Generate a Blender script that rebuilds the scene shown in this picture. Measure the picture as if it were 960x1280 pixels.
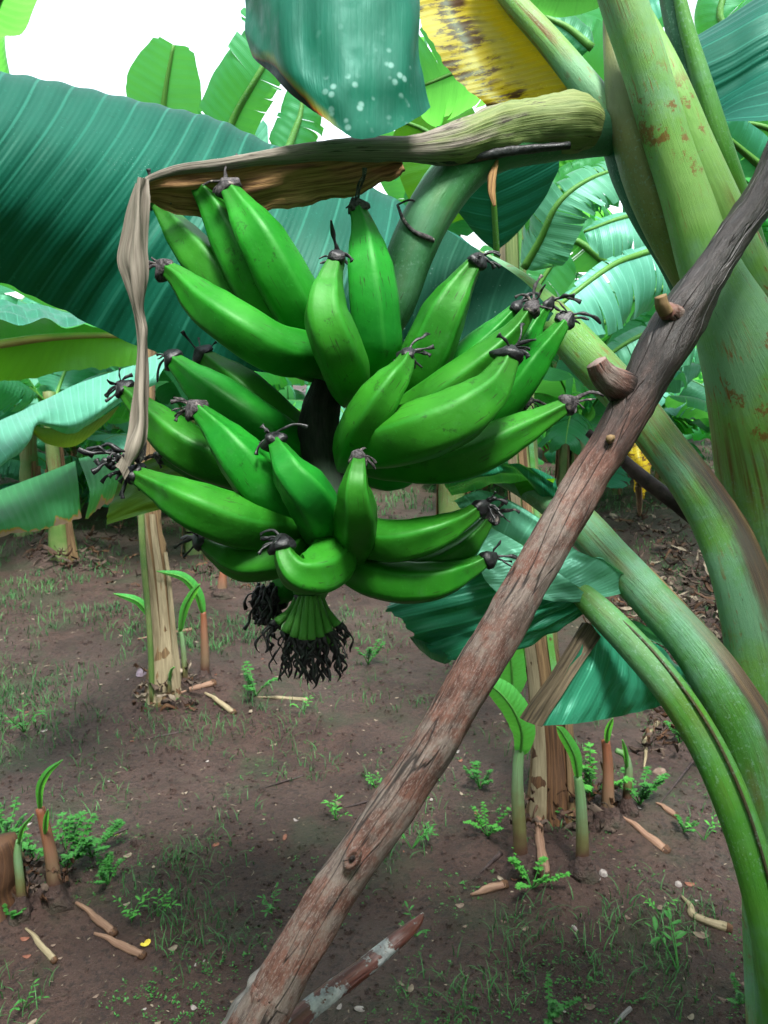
import bpy, bmesh, math, random
from mathutils import Vector as V, Matrix, noise, Quaternion
R = math.radians
rnd = random.Random(7)
for o in list(bpy.data.objects): bpy.data.objects.remove(o)
SC = bpy.context.scene; COL = SC.collection

# ---------------------------------------------------------------- camera, sky, sun, exposure
F = 985.0; PITCH = R(11.5); CAMH = 1.5
cam_d = bpy.data.cameras.new('camera'); cam = bpy.data.objects.new('camera', cam_d); COL.objects.link(cam)
cam.location = (0, 0, CAMH); cam.rotation_euler = (R(90)-PITCH, 0, 0)
cam_d.sensor_fit = 'VERTICAL'; cam_d.sensor_height = 24; cam_d.sensor_width = 18
cam_d.angle = 2*math.atan(640/F); cam_d.clip_start = 0.02; cam_d.clip_end = 500
cam_d.dof.use_dof = True; cam_d.dof.focus_distance = 0.88; cam_d.dof.aperture_fstop = 14
SC.camera = cam
SUN_EL, SUN_AZ = 66, 165
w = bpy.data.worlds.new('World'); SC.world = w; w.use_nodes = True
nt = w.node_tree; nt.nodes.clear()
sky = nt.nodes.new('ShaderNodeTexSky'); sky.sky_type = 'NISHITA'; sky.sun_disc = False
sky.sun_elevation = R(SUN_EL); sky.sun_rotation = R(SUN_AZ); sky.air_density = 1.0; sky.dust_density = 2.0; sky.ozone_density = 1.0
hs = nt.nodes.new('ShaderNodeHueSaturation'); hs.inputs['Saturation'].default_value = 0.34; hs.inputs['Value'].default_value = 1.0
bg = nt.nodes.new('ShaderNodeBackground'); bg.inputs['Strength'].default_value = 0.10
wo = nt.nodes.new('ShaderNodeOutputWorld')
nt.links.new(sky.outputs[0], hs.inputs['Color']); nt.links.new(hs.outputs[0], bg.inputs[0]); nt.links.new(bg.outputs[0], wo.inputs[0])
sd = bpy.data.lights.new('sun', 'SUN'); sd.energy = 1.5; sd.angle = R(14); sd.color = (1, .97, .92)
so = bpy.data.objects.new('sun', sd); COL.objects.link(so)
_d = V((math.sin(R(SUN_AZ))*math.cos(R(SUN_EL)), math.cos(R(SUN_AZ))*math.cos(R(SUN_EL)), math.sin(R(SUN_EL))))
so.rotation_euler = _d.to_track_quat('Z', 'Y').to_euler()
SC.view_settings.view_transform = 'Standard'; SC.view_settings.look = 'None'
SC.view_settings.exposure = 2.45; SC.view_settings.gamma = 1.0
SC.render.engine = 'CYCLES'
SC.cycles.max_bounces = 7; SC.cycles.transparent_max_bounces = 6; SC.cycles.transmission_bounces = 5
SC.cycles.diffuse_bounces = 4; SC.cycles.glossy_bounces = 3

# ---------------------------------------------------------------- helpers
CF = V((0, math.cos(PITCH), -math.sin(PITCH))); CU = V((0, math.sin(PITCH), math.cos(PITCH))); CR = V((1, 0, 0)); CP = V((0, 0, CAMH))
def P(px, py, d): return CP + d*(CF + CR*((px-480)/F) + CU*((640-py)/F))
def PX(r, d): return r*d/F
MOUNDS = []
def H(x, y):
    n = noise.fractal(V((x*1.3, y*1.3, 3.1)), 1.0, 2.1, 4)*.035 + noise.fractal(V((x*9, y*9, 1.1)), 1.0, 2.1, 3)*.010
    n += .03*math.sin(x*1.1+.6*y) + noise.fractal(V((x*22, y*22, 5.1)), 1.0, 2.1, 2)*.004
    for mx, my, r, h in MOUNDS:
        q = ((x-mx)**2+(y-my)**2)/(r*r)
        if q < 6: n += h*math.exp(-q)
    return n
def G(px, py, off=0.0):
    d = (CF + CR*((px-480)/F) + CU*((640-py)/F))
    t = CAMH/(-d.z); p = CP+d*t
    for _ in range(6):
        t = (CAMH-H(p.x, p.y))/(-d.z); p = CP+d*t
    p.z = H(p.x, p.y)+off
    return p
def depth(p): return (p-CP).dot(CF)

def tag(o, label=None, cat=None, group=None, kind=None):
    if label: o['label'] = label
    if cat: o['category'] = cat
    if group: o['group'] = group
    if kind: o['kind'] = kind
    return o
def empty(name, loc, label, cat, group=None):
    o = bpy.data.objects.new(name, None); COL.objects.link(o); o.location = loc; o.empty_display_size = .05
    return tag(o, label, cat, group)
def worldloc(o):
    p = V((0, 0, 0))
    while o: p = p+V(o.location); o = o.parent
    return p
class MB:
    def __init__(s): s.v = []; s.f = []; s.uv = []; s.nv = []; s.mi = []
    def face(s, idx, uvs, nvs, m=0): s.f.append(idx); s.uv.append(uvs); s.nv.append(nvs); s.mi.append(m)
    def grid(s, fn, nu, nv, closed=False, m=0, lens=None, us=None, vs=None):
        """fn(u,v)->Vector; uv in metres: u arc length, v signed distance from v=vmid"""
        us = us or [i/nu for i in range(nu+1)]; vs = vs or [j/nv for j in range(nv+1)]
        b = len(s.v); pts = [[fn(u, v) for v in vs] for u in us]
        for row in pts: s.v += row
        W = len(vs)
        mid = W//2
        ul = [0]
        for i in range(1, len(us)): ul.append(ul[-1]+(pts[i][mid]-pts[i-1][mid]).length)
        vl = [0]; i0 = len(us)//2
        for j in range(1, W): vl.append(vl[-1]+(pts[i0][j]-pts[i0][j-1]).length)
        if lens: ul = [lens[0]+x for x in ul]; vl = [lens[1]+x for x in vl]
        for i in range(len(us)-1):
            for j in range(W-1):
                q = [(i, j), (i+1, j), (i+1, j+1), (i, j+1)]
                s.face([b+a*W+c for a, c in q], [(ul[a], vl[c]) for a, c in q], [(us[a], vs[c]) for a, c in q], m)
    def tube(s, pts, rad, n=10, sub=6, m=0, cap=True, ell=None, bump=0, seed=0, roll=0):
        """pts control points, rad per control point; catmull-rom"""
        k = len(pts)
        cs = []; rs = []; ts = []
        N = (k-1)*sub
        for i in range(N+1):
            t = i/N; cs.append(cr(pts, t)); rs.append(crs(rad, t)); ts.append(t)
        T = [(cs[min(i+1, N)]-cs[max(i-1, 0)]).normalized() for i in range(N+1)]
        up = (CP-cs[0]); up = (up-T[0]*up.dot(T[0])).normalized()
        b = len(s.v); L = 0
        Ls = []
        for i in range(N+1):
            if i: L += (cs[i]-cs[i-1]).length
            Ls.append(L)
            up = (up-T[i]*up.dot(T[i])).normalized(); sd_ = T[i].cross(up)
            for j in range(n):
                a = 2*math.pi*j/n+roll
                r = rs[i]
                if bump: r *= 1+bump*noise.noise(V((math.cos(a)*1.5, math.sin(a)*1.5, Ls[i]*22+seed)))+bump*.5*noise.noise(V((math.cos(a)*4, math.sin(a)*4, Ls[i]*70+seed)))
                e = ell if ell else 1
                s.v.append(cs[i]+up*(math.cos(a)*r*e)+sd_*(math.sin(a)*r))
        R0 = max(rs)
        for i in range(N):
            for j in range(n):
                j2 = (j+1) % n
                s.face([b+i*n+j, b+i*n+j2, b+(i+1)*n+j2, b+(i+1)*n+j],
                       [(Ls[i], j*R0*6.28/n), (Ls[i], (j+1)*R0*6.28/n), (Ls[i+1], (j+1)*R0*6.28/n), (Ls[i+1], j*R0*6.28/n)],
                       [(ts[i], j/n), (ts[i], (j+1)/n), (ts[i+1], (j+1)/n), (ts[i+1], j/n)], m)
        if cap:
            for i, rev in ((0, True), (N, False)):
                c = len(s.v); s.v.append(cs[i]+T[i]*(-1 if rev else 1)*rs[i]*.18)
                for j in range(n):
                    j2 = (j+1) % n
                    q = [b+i*n+j, b+i*n+j2, c]
                    if rev: q.reverse()
                    s.face(q, [(Ls[i], .5)]*3, [(ts[i], .5)]*3, m)
    def build(s, name, mats, parent=None, smooth=True, subsurf=0):
        me = bpy.data.meshes.new(name); off = worldloc(parent) if parent else V((0, 0, 0))
        org = off
        me.from_pydata([tuple(p-off) for p in s.v], [], s.f)
        me.uv_layers.new(name='UVMap'); me.uv_layers.new(name='NormUV')
        me.uv_layers['UVMap'].data.foreach_set('uv', [q for a in s.uv for x in a for q in x])
        me.uv_layers['NormUV'].data.foreach_set('uv', [q for a in s.nv for x in a for q in x])
        for m_ in (mats if isinstance(mats, (list, tuple)) else [mats]): me.materials.append(m_)
        me.polygons.foreach_set('material_index', s.mi)
        if smooth: me.polygons.foreach_set('use_smooth', [True]*len(s.f))
        me.update()
        o = bpy.data.objects.new(name, me); COL.objects.link(o)
        if parent: o.parent = parent
        if subsurf:
            md = o.modifiers.new('s', 'SUBSURF'); md.levels = md.render_levels = subsurf
        return o
def crs(a, t):
    n = len(a)-1; x = min(max(t*n, 0), n-1e-9); i = int(x); f = x-i
    p0 = a[i-1] if i > 0 else 2*a[i]-a[i+1]; p1 = a[i]; p2 = a[i+1]; p3 = a[i+2] if i+2 <= n else 2*a[i+1]-a[i]
    return .5*((2*p1)+(-p0+p2)*f+(2*p0-5*p1+4*p2-p3)*f*f+(-p0+3*p1-3*p2+p3)*f**3)
def cr(a, t):
    return crs(a, t)
def PP(l): return [P(*q) for q in l]
def sm(a, b, x):
    t = min(max((x-a)/(b-a), 0), 1); return t*t*(3-2*t)
def fn1(x, seed=0): return noise.noise(V((x, seed*3.7+.5, seed*1.3)))

# ---------------------------------------------------------------- materials
class M:
    def __init__(s, name):
        s.m = bpy.data.materials.new(name); s.m.use_nodes = True; s.t = s.m.node_tree; s.t.nodes.clear(); s.c = {}
    def n(s, typ, ins=None, **kw):
        nd = s.t.nodes.new(typ)
        for k, v in kw.items(): setattr(nd, k, v)
        for k, v in (ins or {}).items():
            if isinstance(v, bpy.types.NodeSocket): s.t.links.new(v, nd.inputs[k])
            elif isinstance(v, bpy.types.Node): s.t.links.new(v.outputs[0], nd.inputs[k])
            else:
                if isinstance(v, tuple) and len(v) == 3 and nd.inputs[k].type == 'RGBA': v = v+(1,)
                nd.inputs[k].default_value = v
        return nd
    def math(s, op, a, b=0.0, c=0.0): return s.n('ShaderNodeMath', {0: a, 1: b, 2: c}, operation=op).outputs[0]
    def uv(s, name='UVMap'):
        if name not in s.c: s.c[name] = s.n('ShaderNodeSeparateXYZ', {0: s.n('ShaderNodeUVMap', uv_map=name).outputs[0]})
        return s.c[name].outputs[0], s.c[name].outputs[1]
    def obj(s):
        if 'o' not in s.c: s.c['o'] = s.n('ShaderNodeTexCoord').outputs['Object']
        return s.c['o']
    def rand(s): return s.n('ShaderNodeObjectInfo').outputs['Random']
    def vec(s, x, y, z=0.0): return s.n('ShaderNodeCombineXYZ', {0: x, 1: y, 2: z}).outputs[0]
    def noise(s, vec, scale, detail=3.0, rough=.55, dist=0.0):
        return s.n('ShaderNodeTexNoise', {'Vector': vec, 'Scale': scale, 'Detail': detail, 'Roughness': rough, 'Distortion': dist}).outputs[0]
    def ramp(s, fac, stops):
        r = s.n('ShaderNodeValToRGB', {0: fac}); e = r.color_ramp.elements
        while len(e) < len(stops): e.new(.5)
        for x, (p, c) in zip(e, stops): x.position = p; x.color = (c, c, c, 1) if isinstance(c, (int, float)) else (*c, 1)
        return r.outputs[0]
    def rng(s, v, a, b, c=0.0, d=1.0):
        return s.n('ShaderNodeMapRange', {0: v, 1: a, 2: b, 3: c, 4: d}, interpolation_type='SMOOTHSTEP').outputs[0]
    def mix(s, fac, a, b, mode='MIX'):
        nd = s.t.nodes.new('ShaderNodeMix'); nd.data_type = 'RGBA'; nd.blend_type = mode
        for k, v in ((0, fac), (6, a), (7, b)):
            if isinstance(v, bpy.types.NodeSocket): s.t.links.new(v, nd.inputs[k])
            else: nd.inputs[k].default_value = v if k == 0 else (*v[:3], 1)
        return nd.outputs[2]
    def bump(s, h, strength=.5, dist=.002, nrm=None):
        i = {'Height': h, 'Strength': strength, 'Distance': dist}
        if nrm: i['Normal'] = nrm
        return s.n('ShaderNodeBump', i).outputs[0]
    def out(s, col, rough=.5, nrm=None, spec=.5, trans=None, tfac=.3, coat=0, tint=None):
        i = {'Base Color': col, 'Roughness': rough, 'Specular IOR Level': spec}
        if nrm: i['Normal'] = nrm
        if coat: i['Coat Weight'] = coat; i['Coat Roughness'] = .25
        if tint: i['Specular Tint'] = (*tint, 1)
        p = s.n('ShaderNodeBsdfPrincipled', i); sh = p.outputs[0]
        if trans is not None:
            ti = {'Color': trans}
            if nrm: ti['Normal'] = nrm
            tr = s.n('ShaderNodeBsdfTranslucent', ti)
            sh = s.n('ShaderNodeMixShader', {0: tfac, 1: sh, 2: tr.outputs[0]}).outputs[0]
        s.n('ShaderNodeOutputMaterial', {0: sh}); return s.m

def leaf_mat(name, c1, c2, tr, tfac=.35, rough=.35, per=.03, veins=.3, spots=0, burn=0, split=0, yellow=0, spec=.5, hue=0):
    m = M(name); u, v = m.uv(); un, vn = m.uv('NormUV')
    big = m.noise(m.obj(), 4.0, 3)
    w1 = m.math('SINE', m.math('MULTIPLY', u, 6.2832/per))
    w2 = m.math('SINE', m.math('MULTIPLY', u, 6.2832/(per*.19)))
    fine = m.noise(m.vec(m.math('MULTIPLY', u, 900.0), m.math('MULTIPLY', v, 14.0)), 1.0, 2)
    irr = m.noise(m.vec(m.math('MULTIPLY', u, 45.0), m.math('MULTIPLY', v, 3.0)), 1.0, 2)
    col = m.mix(m.rng(big, .3, .7), c1, c2)
    col = m.mix(m.math('MULTIPLY', m.rng(irr, .3, .75), .22), col, tuple(x*1.5 for x in c2))
    ln = m.rng(w1, .93, 1.0)
    col = m.mix(m.math('MULTIPLY', ln, veins), col, tuple(min(1, x*2.2+.02) for x in c2))
    col = m.mix(m.math('MULTIPLY', m.rng(fine, .45, .75), .14), col, tuple(x*.6 for x in c1))
    tc = m.mix(m.math('MULTIPLY', ln, veins), tr, tuple(x*.5 for x in tr))
    tc = m.mix(m.rng(big, .35, .7, 0, .6), tc, tuple(x*.6 for x in tr))
    rg = m.math('ADD', m.math('MULTIPLY', m.noise(m.obj(), 14.0, 3), .25), rough-.12)
    if hue:   # small shift from leaf to leaf
        h = m.n('ShaderNodeHueSaturation', {'Hue': m.rng(m.rand(), 0, 1, .5-hue, .5+hue), 'Value': m.rng(m.rand(), 0, 1, .8, 1.25), 'Color': col}); col = h.outputs[0]
    dk = m.noise(m.obj(), 75.0, 5, .75)
    col = m.mix(m.math('MULTIPLY', m.rng(dk, .58, .70), .35), col, tuple(x*.45 for x in c1))
    col = m.mix(m.math('MULTIPLY', m.rng(m.noise(m.obj(), 260.0, 3, .7), .64, .70), .30), col, tuple(min(1, x*3+.03) for x in c2))
    if spots:  # pale spray residue and drops
        vo = m.n('ShaderNodeTexVoronoi', {'Vector': m.obj(), 'Scale': 300.0 if spots < 2 else 120.0}).outputs['Distance']
        sel = m.math('MULTIPLY', m.rng(m.math('ADD', vo, m.math('MULTIPLY', m.noise(m.obj(), 140.0, 3), .5)), .40, .26), m.rng(m.noise(m.obj(), 8.0, 3), .58 if spots < 2 else .44, .7))
        col = m.mix(m.math('MULTIPLY', sel, .75), col, (.42, .6, .55))
    if yellow:
        blot = m.noise(m.vec(m.math('MULTIPLY', u, 60.0), m.math('MULTIPLY', v, 16.0)), 1.0, 5, .7)
        msk = m.math('MULTIPLY', m.rng(blot, .48, .58), m.rng(m.math('ADD', m.noise(m.obj(), 9.0, 3), m.math('MULTIPLY', vn, .16)), .46, .62))
        col = m.mix(msk, col, (.10, .035, .01)); tc = m.mix(msk, tc, (.06, .02, .005))
    if burn:
        e = m.math('ADD', vn, m.math('MULTIPLY', m.math('SUBTRACT', m.noise(m.vec(m.math('MULTIPLY', u, 9.0), m.math('MULTIPLY', v, 3.0)), 1.0, 4, .65), .5), 1.5))
        b0 = m.rng(e, burn, burn+.06); b1 = m.rng(e, burn+.06, burn+.13)
        col = m.mix(b0, col, (.25, .16, .02)); col = m.mix(b1, col, (.28, .19, .12))
        tc = m.mix(b0, tc, (.3, .18, .02)); tc = m.mix(b1, tc, (.2, .12, .07))
    h = m.math('ADD', m.math('MULTIPLY', w1, .55), m.math('MULTIPLY', w2, .10)); h = m.math('ADD', h, m.math('MULTIPLY', fine, .06)); h = m.math('ADD', h, m.math('MULTIPLY', irr, .35))
    return m.out(col, rg, m.bump(h, .42, .0022*per/.03), spec, tc, tfac, tint=(.42, 1.0, .80))

MT = {}
TEAL1, TEAL2, TR = (.012, .085, .055), (.022, .13, .085), (.10, .42, .03)
MT['big_leaf'] = leaf_mat('big_leaf', (.002, .055, .034), (.005, .085, .054), (.03, .22, .04), .14, .48, .040, .5, spots=1, spec=.24)
MT['dusty_leaf'] = leaf_mat('dusty_leaf', (.003, .035, .02), (.006, .055, .03), (.03, .18, .02), .10, .6, .036, .3, spots=2, spec=.1)
MT['top_leaf'] = leaf_mat('top_leaf', (.012, .11, .07), (.03, .20, .12), (.05, .3, .06), .2, .42, .03, .1, spots=1)
MT['field_leaf'] = leaf_mat('field_leaf', (.02, .13, .07), (.035, .19, .10), (.10, .5, .12), .4, .40, .03, .3, hue=.03)
MT['lit_leaf'] = leaf_mat('lit_leaf', (.02, .13, .04), (.03, .19, .06), (.18, .70, .09), .6, .45, .03, .3, hue=.015)
MT['under_leaf'] = leaf_mat('under_leaf', (.03, .13, .012), (.05, .18, .018), (.18, .50, .015), .5, .5, .03, .2)
MT['low_leaf'] = leaf_mat('low_leaf', (.010, .12, .06), (.025, .19, .11), (.04, .25, .02), .2, .30, .022, .35, spots=1)
MT['burnt_leaf'] = leaf_mat('burnt_leaf', (.02, .12, .04), (.03, .17, .055), (.08, .36, .03), .4, .42, .03, .3, burn=.84)
MT['yellow_leaf'] = leaf_mat('yellow_leaf', (.34, .25, .004), (.46, .34, .006), (.55, .36, .004), .4, .5, .011, .3, yellow=1)
MT['dull_leaf'] = leaf_mat('dull_leaf', (.03, .08, .006), (.06, .11, .01), (.13, .22, .01), .35, .5, .02, .2, yellow=0)

def m_petiole(name, c1, c2, edge=None, side=None, rust=0, stain=0.0, wax=0.0, brown=(.12, .05, .015)):
    m = M(name); u, v = m.uv(); un, vn = m.uv('NormUV')
    n1 = m.noise(m.obj(), 7.0, 4)
    st = m.noise(m.vec(m.math('MULTIPLY', u, 5.0), m.math('MULTIPLY', v, 260.0)), 1.0, 3)
    st2 = m.noise(m.vec(m.math('MULTIPLY', u, 3.0), m.math('MULTIPLY', v, 45.0)), 1.0, 4)
    col = m.mix(m.rng(n1, .3, .7), c1, c2)
    col = m.mix(m.math('MULTIPLY', m.rng(st, .35, .7), .3), col, tuple(x*.6 for x in c1))
    if wax:
        col = m.mix(m.math('MULTIPLY', m.rng(m.noise(m.obj(), 5.0, 5, .7), .42, .62), wax), col, (.15, .31, .24))
    if stain:
        s1 = m.math('MULTIPLY', m.rng(m.noise(m.obj(), 3.5, 3), .5, .62), m.rng(st2, .42, .62))
        col = m.mix(m.math('MULTIPLY', s1, stain), col, brown)
        sp = m.n('ShaderNodeTexVoronoi', {'Vector': m.obj(), 'Scale': 190.0}).outputs['Distance']
        col = m.mix(m.math('MULTIPLY', m.math('MULTIPLY', m.rng(sp, .20, .08), m.rng(m.noise(m.obj(), 12.0, 3), .56, .68)), .6), col, (.05, .025, .01))
    blk = m.noise(m.vec(m.math('MULTIPLY', u, 30.0), m.math('MULTIPLY', v, 130.0)), 1.0, 6, .8)
    col = m.mix(m.math('MULTIPLY', m.math('MULTIPLY', m.rng(blk, .60, .66), m.rng(m.noise(m.obj(), 5.0, 3), .44, .58)), .75 if (stain or rust) else .2), col, (.035, .022, .012))
    pw = m.noise(m.obj(), 210.0, 4, .8)
    col = m.mix(m.math('MULTIPLY', m.math('MULTIPLY', m.rng(pw, .55, .64), m.rng(m.noise(m.obj(), 6.0, 4), .40, .60)), .45), col, (.22, .36, .28))
    if rust:
        rb = m.math('MULTIPLY', m.rng(m.noise(m.obj(), 34.0, 6, .75), .54, .60), m.rng(m.noise(m.obj(), 4.2, 2), .50, .56))
        col = m.mix(m.math('MULTIPLY', rb, .9*rust), col, (.16, .05, .010))
        rs = m.math('MULTIPLY', m.rng(m.noise(m.vec(m.math('MULTIPLY', u, 22.0), m.math('MULTIPLY', v, 60.0)), 1.0, 5, .7), .56, .64), m.rng(m.noise(m.obj(), 6.5, 2), .44, .54))
        col = m.mix(m.math('MULTIPLY', rs, rust), col, (.20, .055, .008))
    if side:
        cv, wv, a0, a1 = side
        dv = m.math('ADD', m.math('ABSOLUTE', m.math('SUBTRACT', vn, cv)), m.math('MULTIPLY', m.math('SUBTRACT', m.noise(m.vec(m.math('MULTIPLY', u, 7.0), m.math('MULTIPLY', v, 25.0)), 1.0, 5, .7), .5), .28))
        k = m.math('MULTIPLY', m.rng(dv, wv, wv*.35), m.rng(un, a0, a1))
        col = m.mix(k, col, m.mix(m.rng(st2, .3, .7), (.045, .035, .035), (.15, .095, .055)))
    h = m.math('ADD', m.math('MULTIPLY', st, .5), m.math('MULTIPLY', m.noise(m.obj(), 130.0, 2), .25))
    return m.out(col, m.rng(m.noise(m.obj(), 20.0), .3, .7, .38, .58), m.bump(m.math('ADD', h, m.math('MULTIPLY', blk, 1.2)), .5, .002), .33, tint=(.7, 1.0, .8))
MT['stem_pale'] = m_petiole('stem_pale', (.11, .27, .04), (.21, .38, .10), stain=.9, wax=.5, rust=.9, brown=(.13, .045, .010))
MT['stem_side'] = m_petiole('stem_side', (.075, .24, .03), (.15, .33, .075), side=(.80, .19, .30, .5), rust=.5, stain=.6, wax=.6, brown=(.13, .045, .010))
MT['stem_side2'] = m_petiole('stem_side2', (.04, .17, .02), (.08, .24, .04), side=(.80, .15, .35, .6), stain=.5, wax=.6, brown=(.13, .045, .010))
MT['pale_leaf'] = leaf_mat('pale_leaf', (.05, .20, .12), (.09, .28, .18), (.10, .45, .12), .3, .38, .03, .3, hue=.02)
MT['stem_green'] = m_petiole('stem_green', (.045, .18, .022), (.09, .25, .045), stain=.6, wax=.35)
MT['stalk_green'] = m_petiole('stalk_green', (.03, .15, .045), (.06, .22, .075), stain=.3, wax=.3)
MT['stem_fresh'] = m_petiole('stem_fresh', (.035, .17, .012), (.075, .23, .025), stain=.25, wax=.35)
MT['stem_teal'] = m_petiole('stem_teal', (.012, .075, .035), (.03, .12, .055), stain=.4, wax=.2)
MT['stem_olive'] = m_petiole('stem_olive', (.22, .23, .08), (.10, .11, .035), stain=1, wax=.1, brown=(.03, .025, .012))
MT['midrib'] = m_petiole('midrib', (.05, .17, .02), (.08, .22, .03), stain=0)
MT['field_stem'] = m_petiole('field_stem', (.06, .12, .025), (.14, .17, .06), stain=1, brown=(.09, .05, .02))
MT['sprout_green'] = m_petiole('sprout_green', (.06, .24, .03), (.09, .30, .05))
MT['dark_line'] = m_petiole('dark_line', (.03, .03, .015), (.07, .05, .02), stain=0)
MT['edge_yellow'] = m_petiole('edge_yellow', (.24, .26, .05), (.30, .27, .06), stain=.4)

def m_banana():
    m = M('banana_skin'); un, vn = m.uv('NormUV')
    n1 = m.noise(m.obj(), 11.0, 4); n2 = m.noise(m.obj(), 60.0, 3)
    col = m.mix(m.rng(n1, .3, .7), (.005, .125, .006), (.018, .215, .011))
    col = m.mix(m.rng(un, .82, .97, 0, .5), col, (.02, .11, .010))
    col = m.mix(m.rng(un, .25, .0, 0, .6), col, (.03, .19, .02))
    col = m.mix(m.math('MULTIPLY', m.rng(n2, .5, .8), .25), col, (.025, .22, .025))
    h = m.n('ShaderNodeHueSaturation', {'Hue': m.rng(m.rand(), 0, 1, .49, .508), 'Value': m.rng(m.rand(), 0, 1, .88, 1.12), 'Color': col})
    col = h.outputs[0]
    sp = m.n('ShaderNodeTexVoronoi', {'Vector': m.obj(), 'Scale': 170.0, 'Randomness': 1.0}).outputs['Distance']
    col = m.mix(m.math('MULTIPLY', m.math('MULTIPLY', m.rng(sp, .16, .06), m.rng(m.noise(m.obj(), 16.0, 2), .52, .62)), .6), col, (.006, .03, .006))
    # latex runs, scars and a dusty bloom in patches
    lt = m.noise(m.vec(m.math('MULTIPLY', un, 9.0), m.math('MULTIPLY', vn, 60.0)), 1.0, 3, .6)
    col = m.mix(m.math('MULTIPLY', m.math('MULTIPLY', m.rng(lt, .61, .66), m.rng(m.noise(m.obj(), 13.0, 2), .46, .56)), .75), col, (.018, .016, .008))
    col = m.mix(m.math('MULTIPLY', m.rng(m.noise(m.obj(), 28.0, 5, .75), .55, .75), .22), col, (.06, .20, .07))
    sf = m.noise(m.obj(), 46.0, 6, .8)
    col = m.mix(m.math('MULTIPLY', m.math('MULTIPLY', m.rng(sf, .58, .625), m.rng(m.noise(m.obj(), 9.0, 2), .46, .58)), .6), col, (.010, .035, .006))
    col = m.mix(m.math('MULTIPLY', m.rng(m.noise(m.obj(), 300.0, 2, .6), .62, .70), .22), col, (.03, .30, .04))
    # the five edges read slightly paler
    ed = m.math('COSINE', m.math('MULTIPLY', vn, 31.416)); col = m.mix(m.math('MULTIPLY', m.rng(ed, .86, 1.0), .30), col, (.03, .26, .03))
    sc = m.noise(m.vec(m.math('MULTIPLY', un, 5.0), m.math('MULTIPLY', vn, 34.0)), 1.0, 4, .7)
    col = m.mix(m.math('MULTIPLY', m.rng(sc, .60, .74), .35), col, (.008, .055, .007))
    return m.out(col, m.rng(n1, .3, .7, .42, .56), m.bump(m.math('ADD', n2, m.math('MULTIPLY', n1, 2.0)), .4, .0015), .36, tint=(.6, 1.0, .6))
MT['banana'] = m_banana()
def m_simple(name, c1, c2, sc=20.0, rough=.7, b=.4, bd=.002, streak=None, spec=.3, c3=None, c3r=(.6, .7)):
    m = M(name); u, v = m.uv()
    vec = m.obj() if not streak else m.vec(m.math('MULTIPLY', u, streak[0]), m.math('MULTIPLY', v, streak[1]))
    n1 = m.noise(vec, sc if not streak else 1.0, 5, .65)
    col = m.mix(m.rng(n1, .32, .68), c1, c2)
    if c3:
        col = m.mix(m.rng(m.noise(m.obj(), sc*.6, 4), *c3r), col, c3)
    return m.out(col, rough, m.bump(n1, b, bd), spec)
MT['withered'] = m_simple('withered', (.008, .007, .008), (.10, .09, .095), 210, .7, .8, .002, spec=.3, c3=(.22, .19, .17), c3r=(.60, .66))
MT['blackened'] = m_simple('blackened', (.002, .002, .003), (.022, .024, .027), 160, .45, .6, .002, spec=.5)
MT['dry_sheath'] = m_simple('dry_sheath', (.10, .083, .064), (.25, .22, .18), 1, .75, .8, .003, (6, 180), c3=(.10, .075, .05), c3r=(.58, .72))
MT['brown_sheath'] = m_simple('brown_sheath', (.12, .058, .022), (.48, .28, .11), 1, .7, .9, .003, (14, 240), c3=(.04, .025, .015), c3r=(.55, .7))
def m_sheath():
    m = M('sheath_green'); u, v = m.uv(); un, vn = m.uv('NormUV')
    st = m.noise(m.vec(m.math('MULTIPLY', u, 5.0), m.math('MULTIPLY', v, 200.0)), 1.0, 4, .65)
    gr = m.mix(m.rng(st, .3, .7), (.09, .14, .035), (.20, .24, .08))
    dr = m.mix(m.rng(st, .3, .7), (.12, .10, .08), (.29, .26, .21))
    f = m.math('ADD', un, m.math('MULTIPLY', m.math('SUBTRACT', m.noise(m.vec(m.math('MULTIPLY', u, 8.0), m.math('MULTIPLY', v, 40.0)), 1.0, 4), .5), .9))
    col = m.mix(m.rng(f, .20, .42), gr, dr)
    bl = m.noise(m.vec(m.math('MULTIPLY', u, 16.0), m.math('MULTIPLY', v, 90.0)), 1.0, 4, .7)
    col = m.mix(m.rng(bl, .56, .66, 0, .9), col, (.03, .022, .016))
    return m.out(col, .62, m.bump(st, .8, .003), .35)
MT['sheath_green'] = m_sheath()
MT['peel'] = m_simple('peel', (.004, .004, .004), (.03, .026, .026), 1, .7, 1.0, .006, (22, 110), c3=(.6, .57, .6), c3r=(.52, .56))
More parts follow.
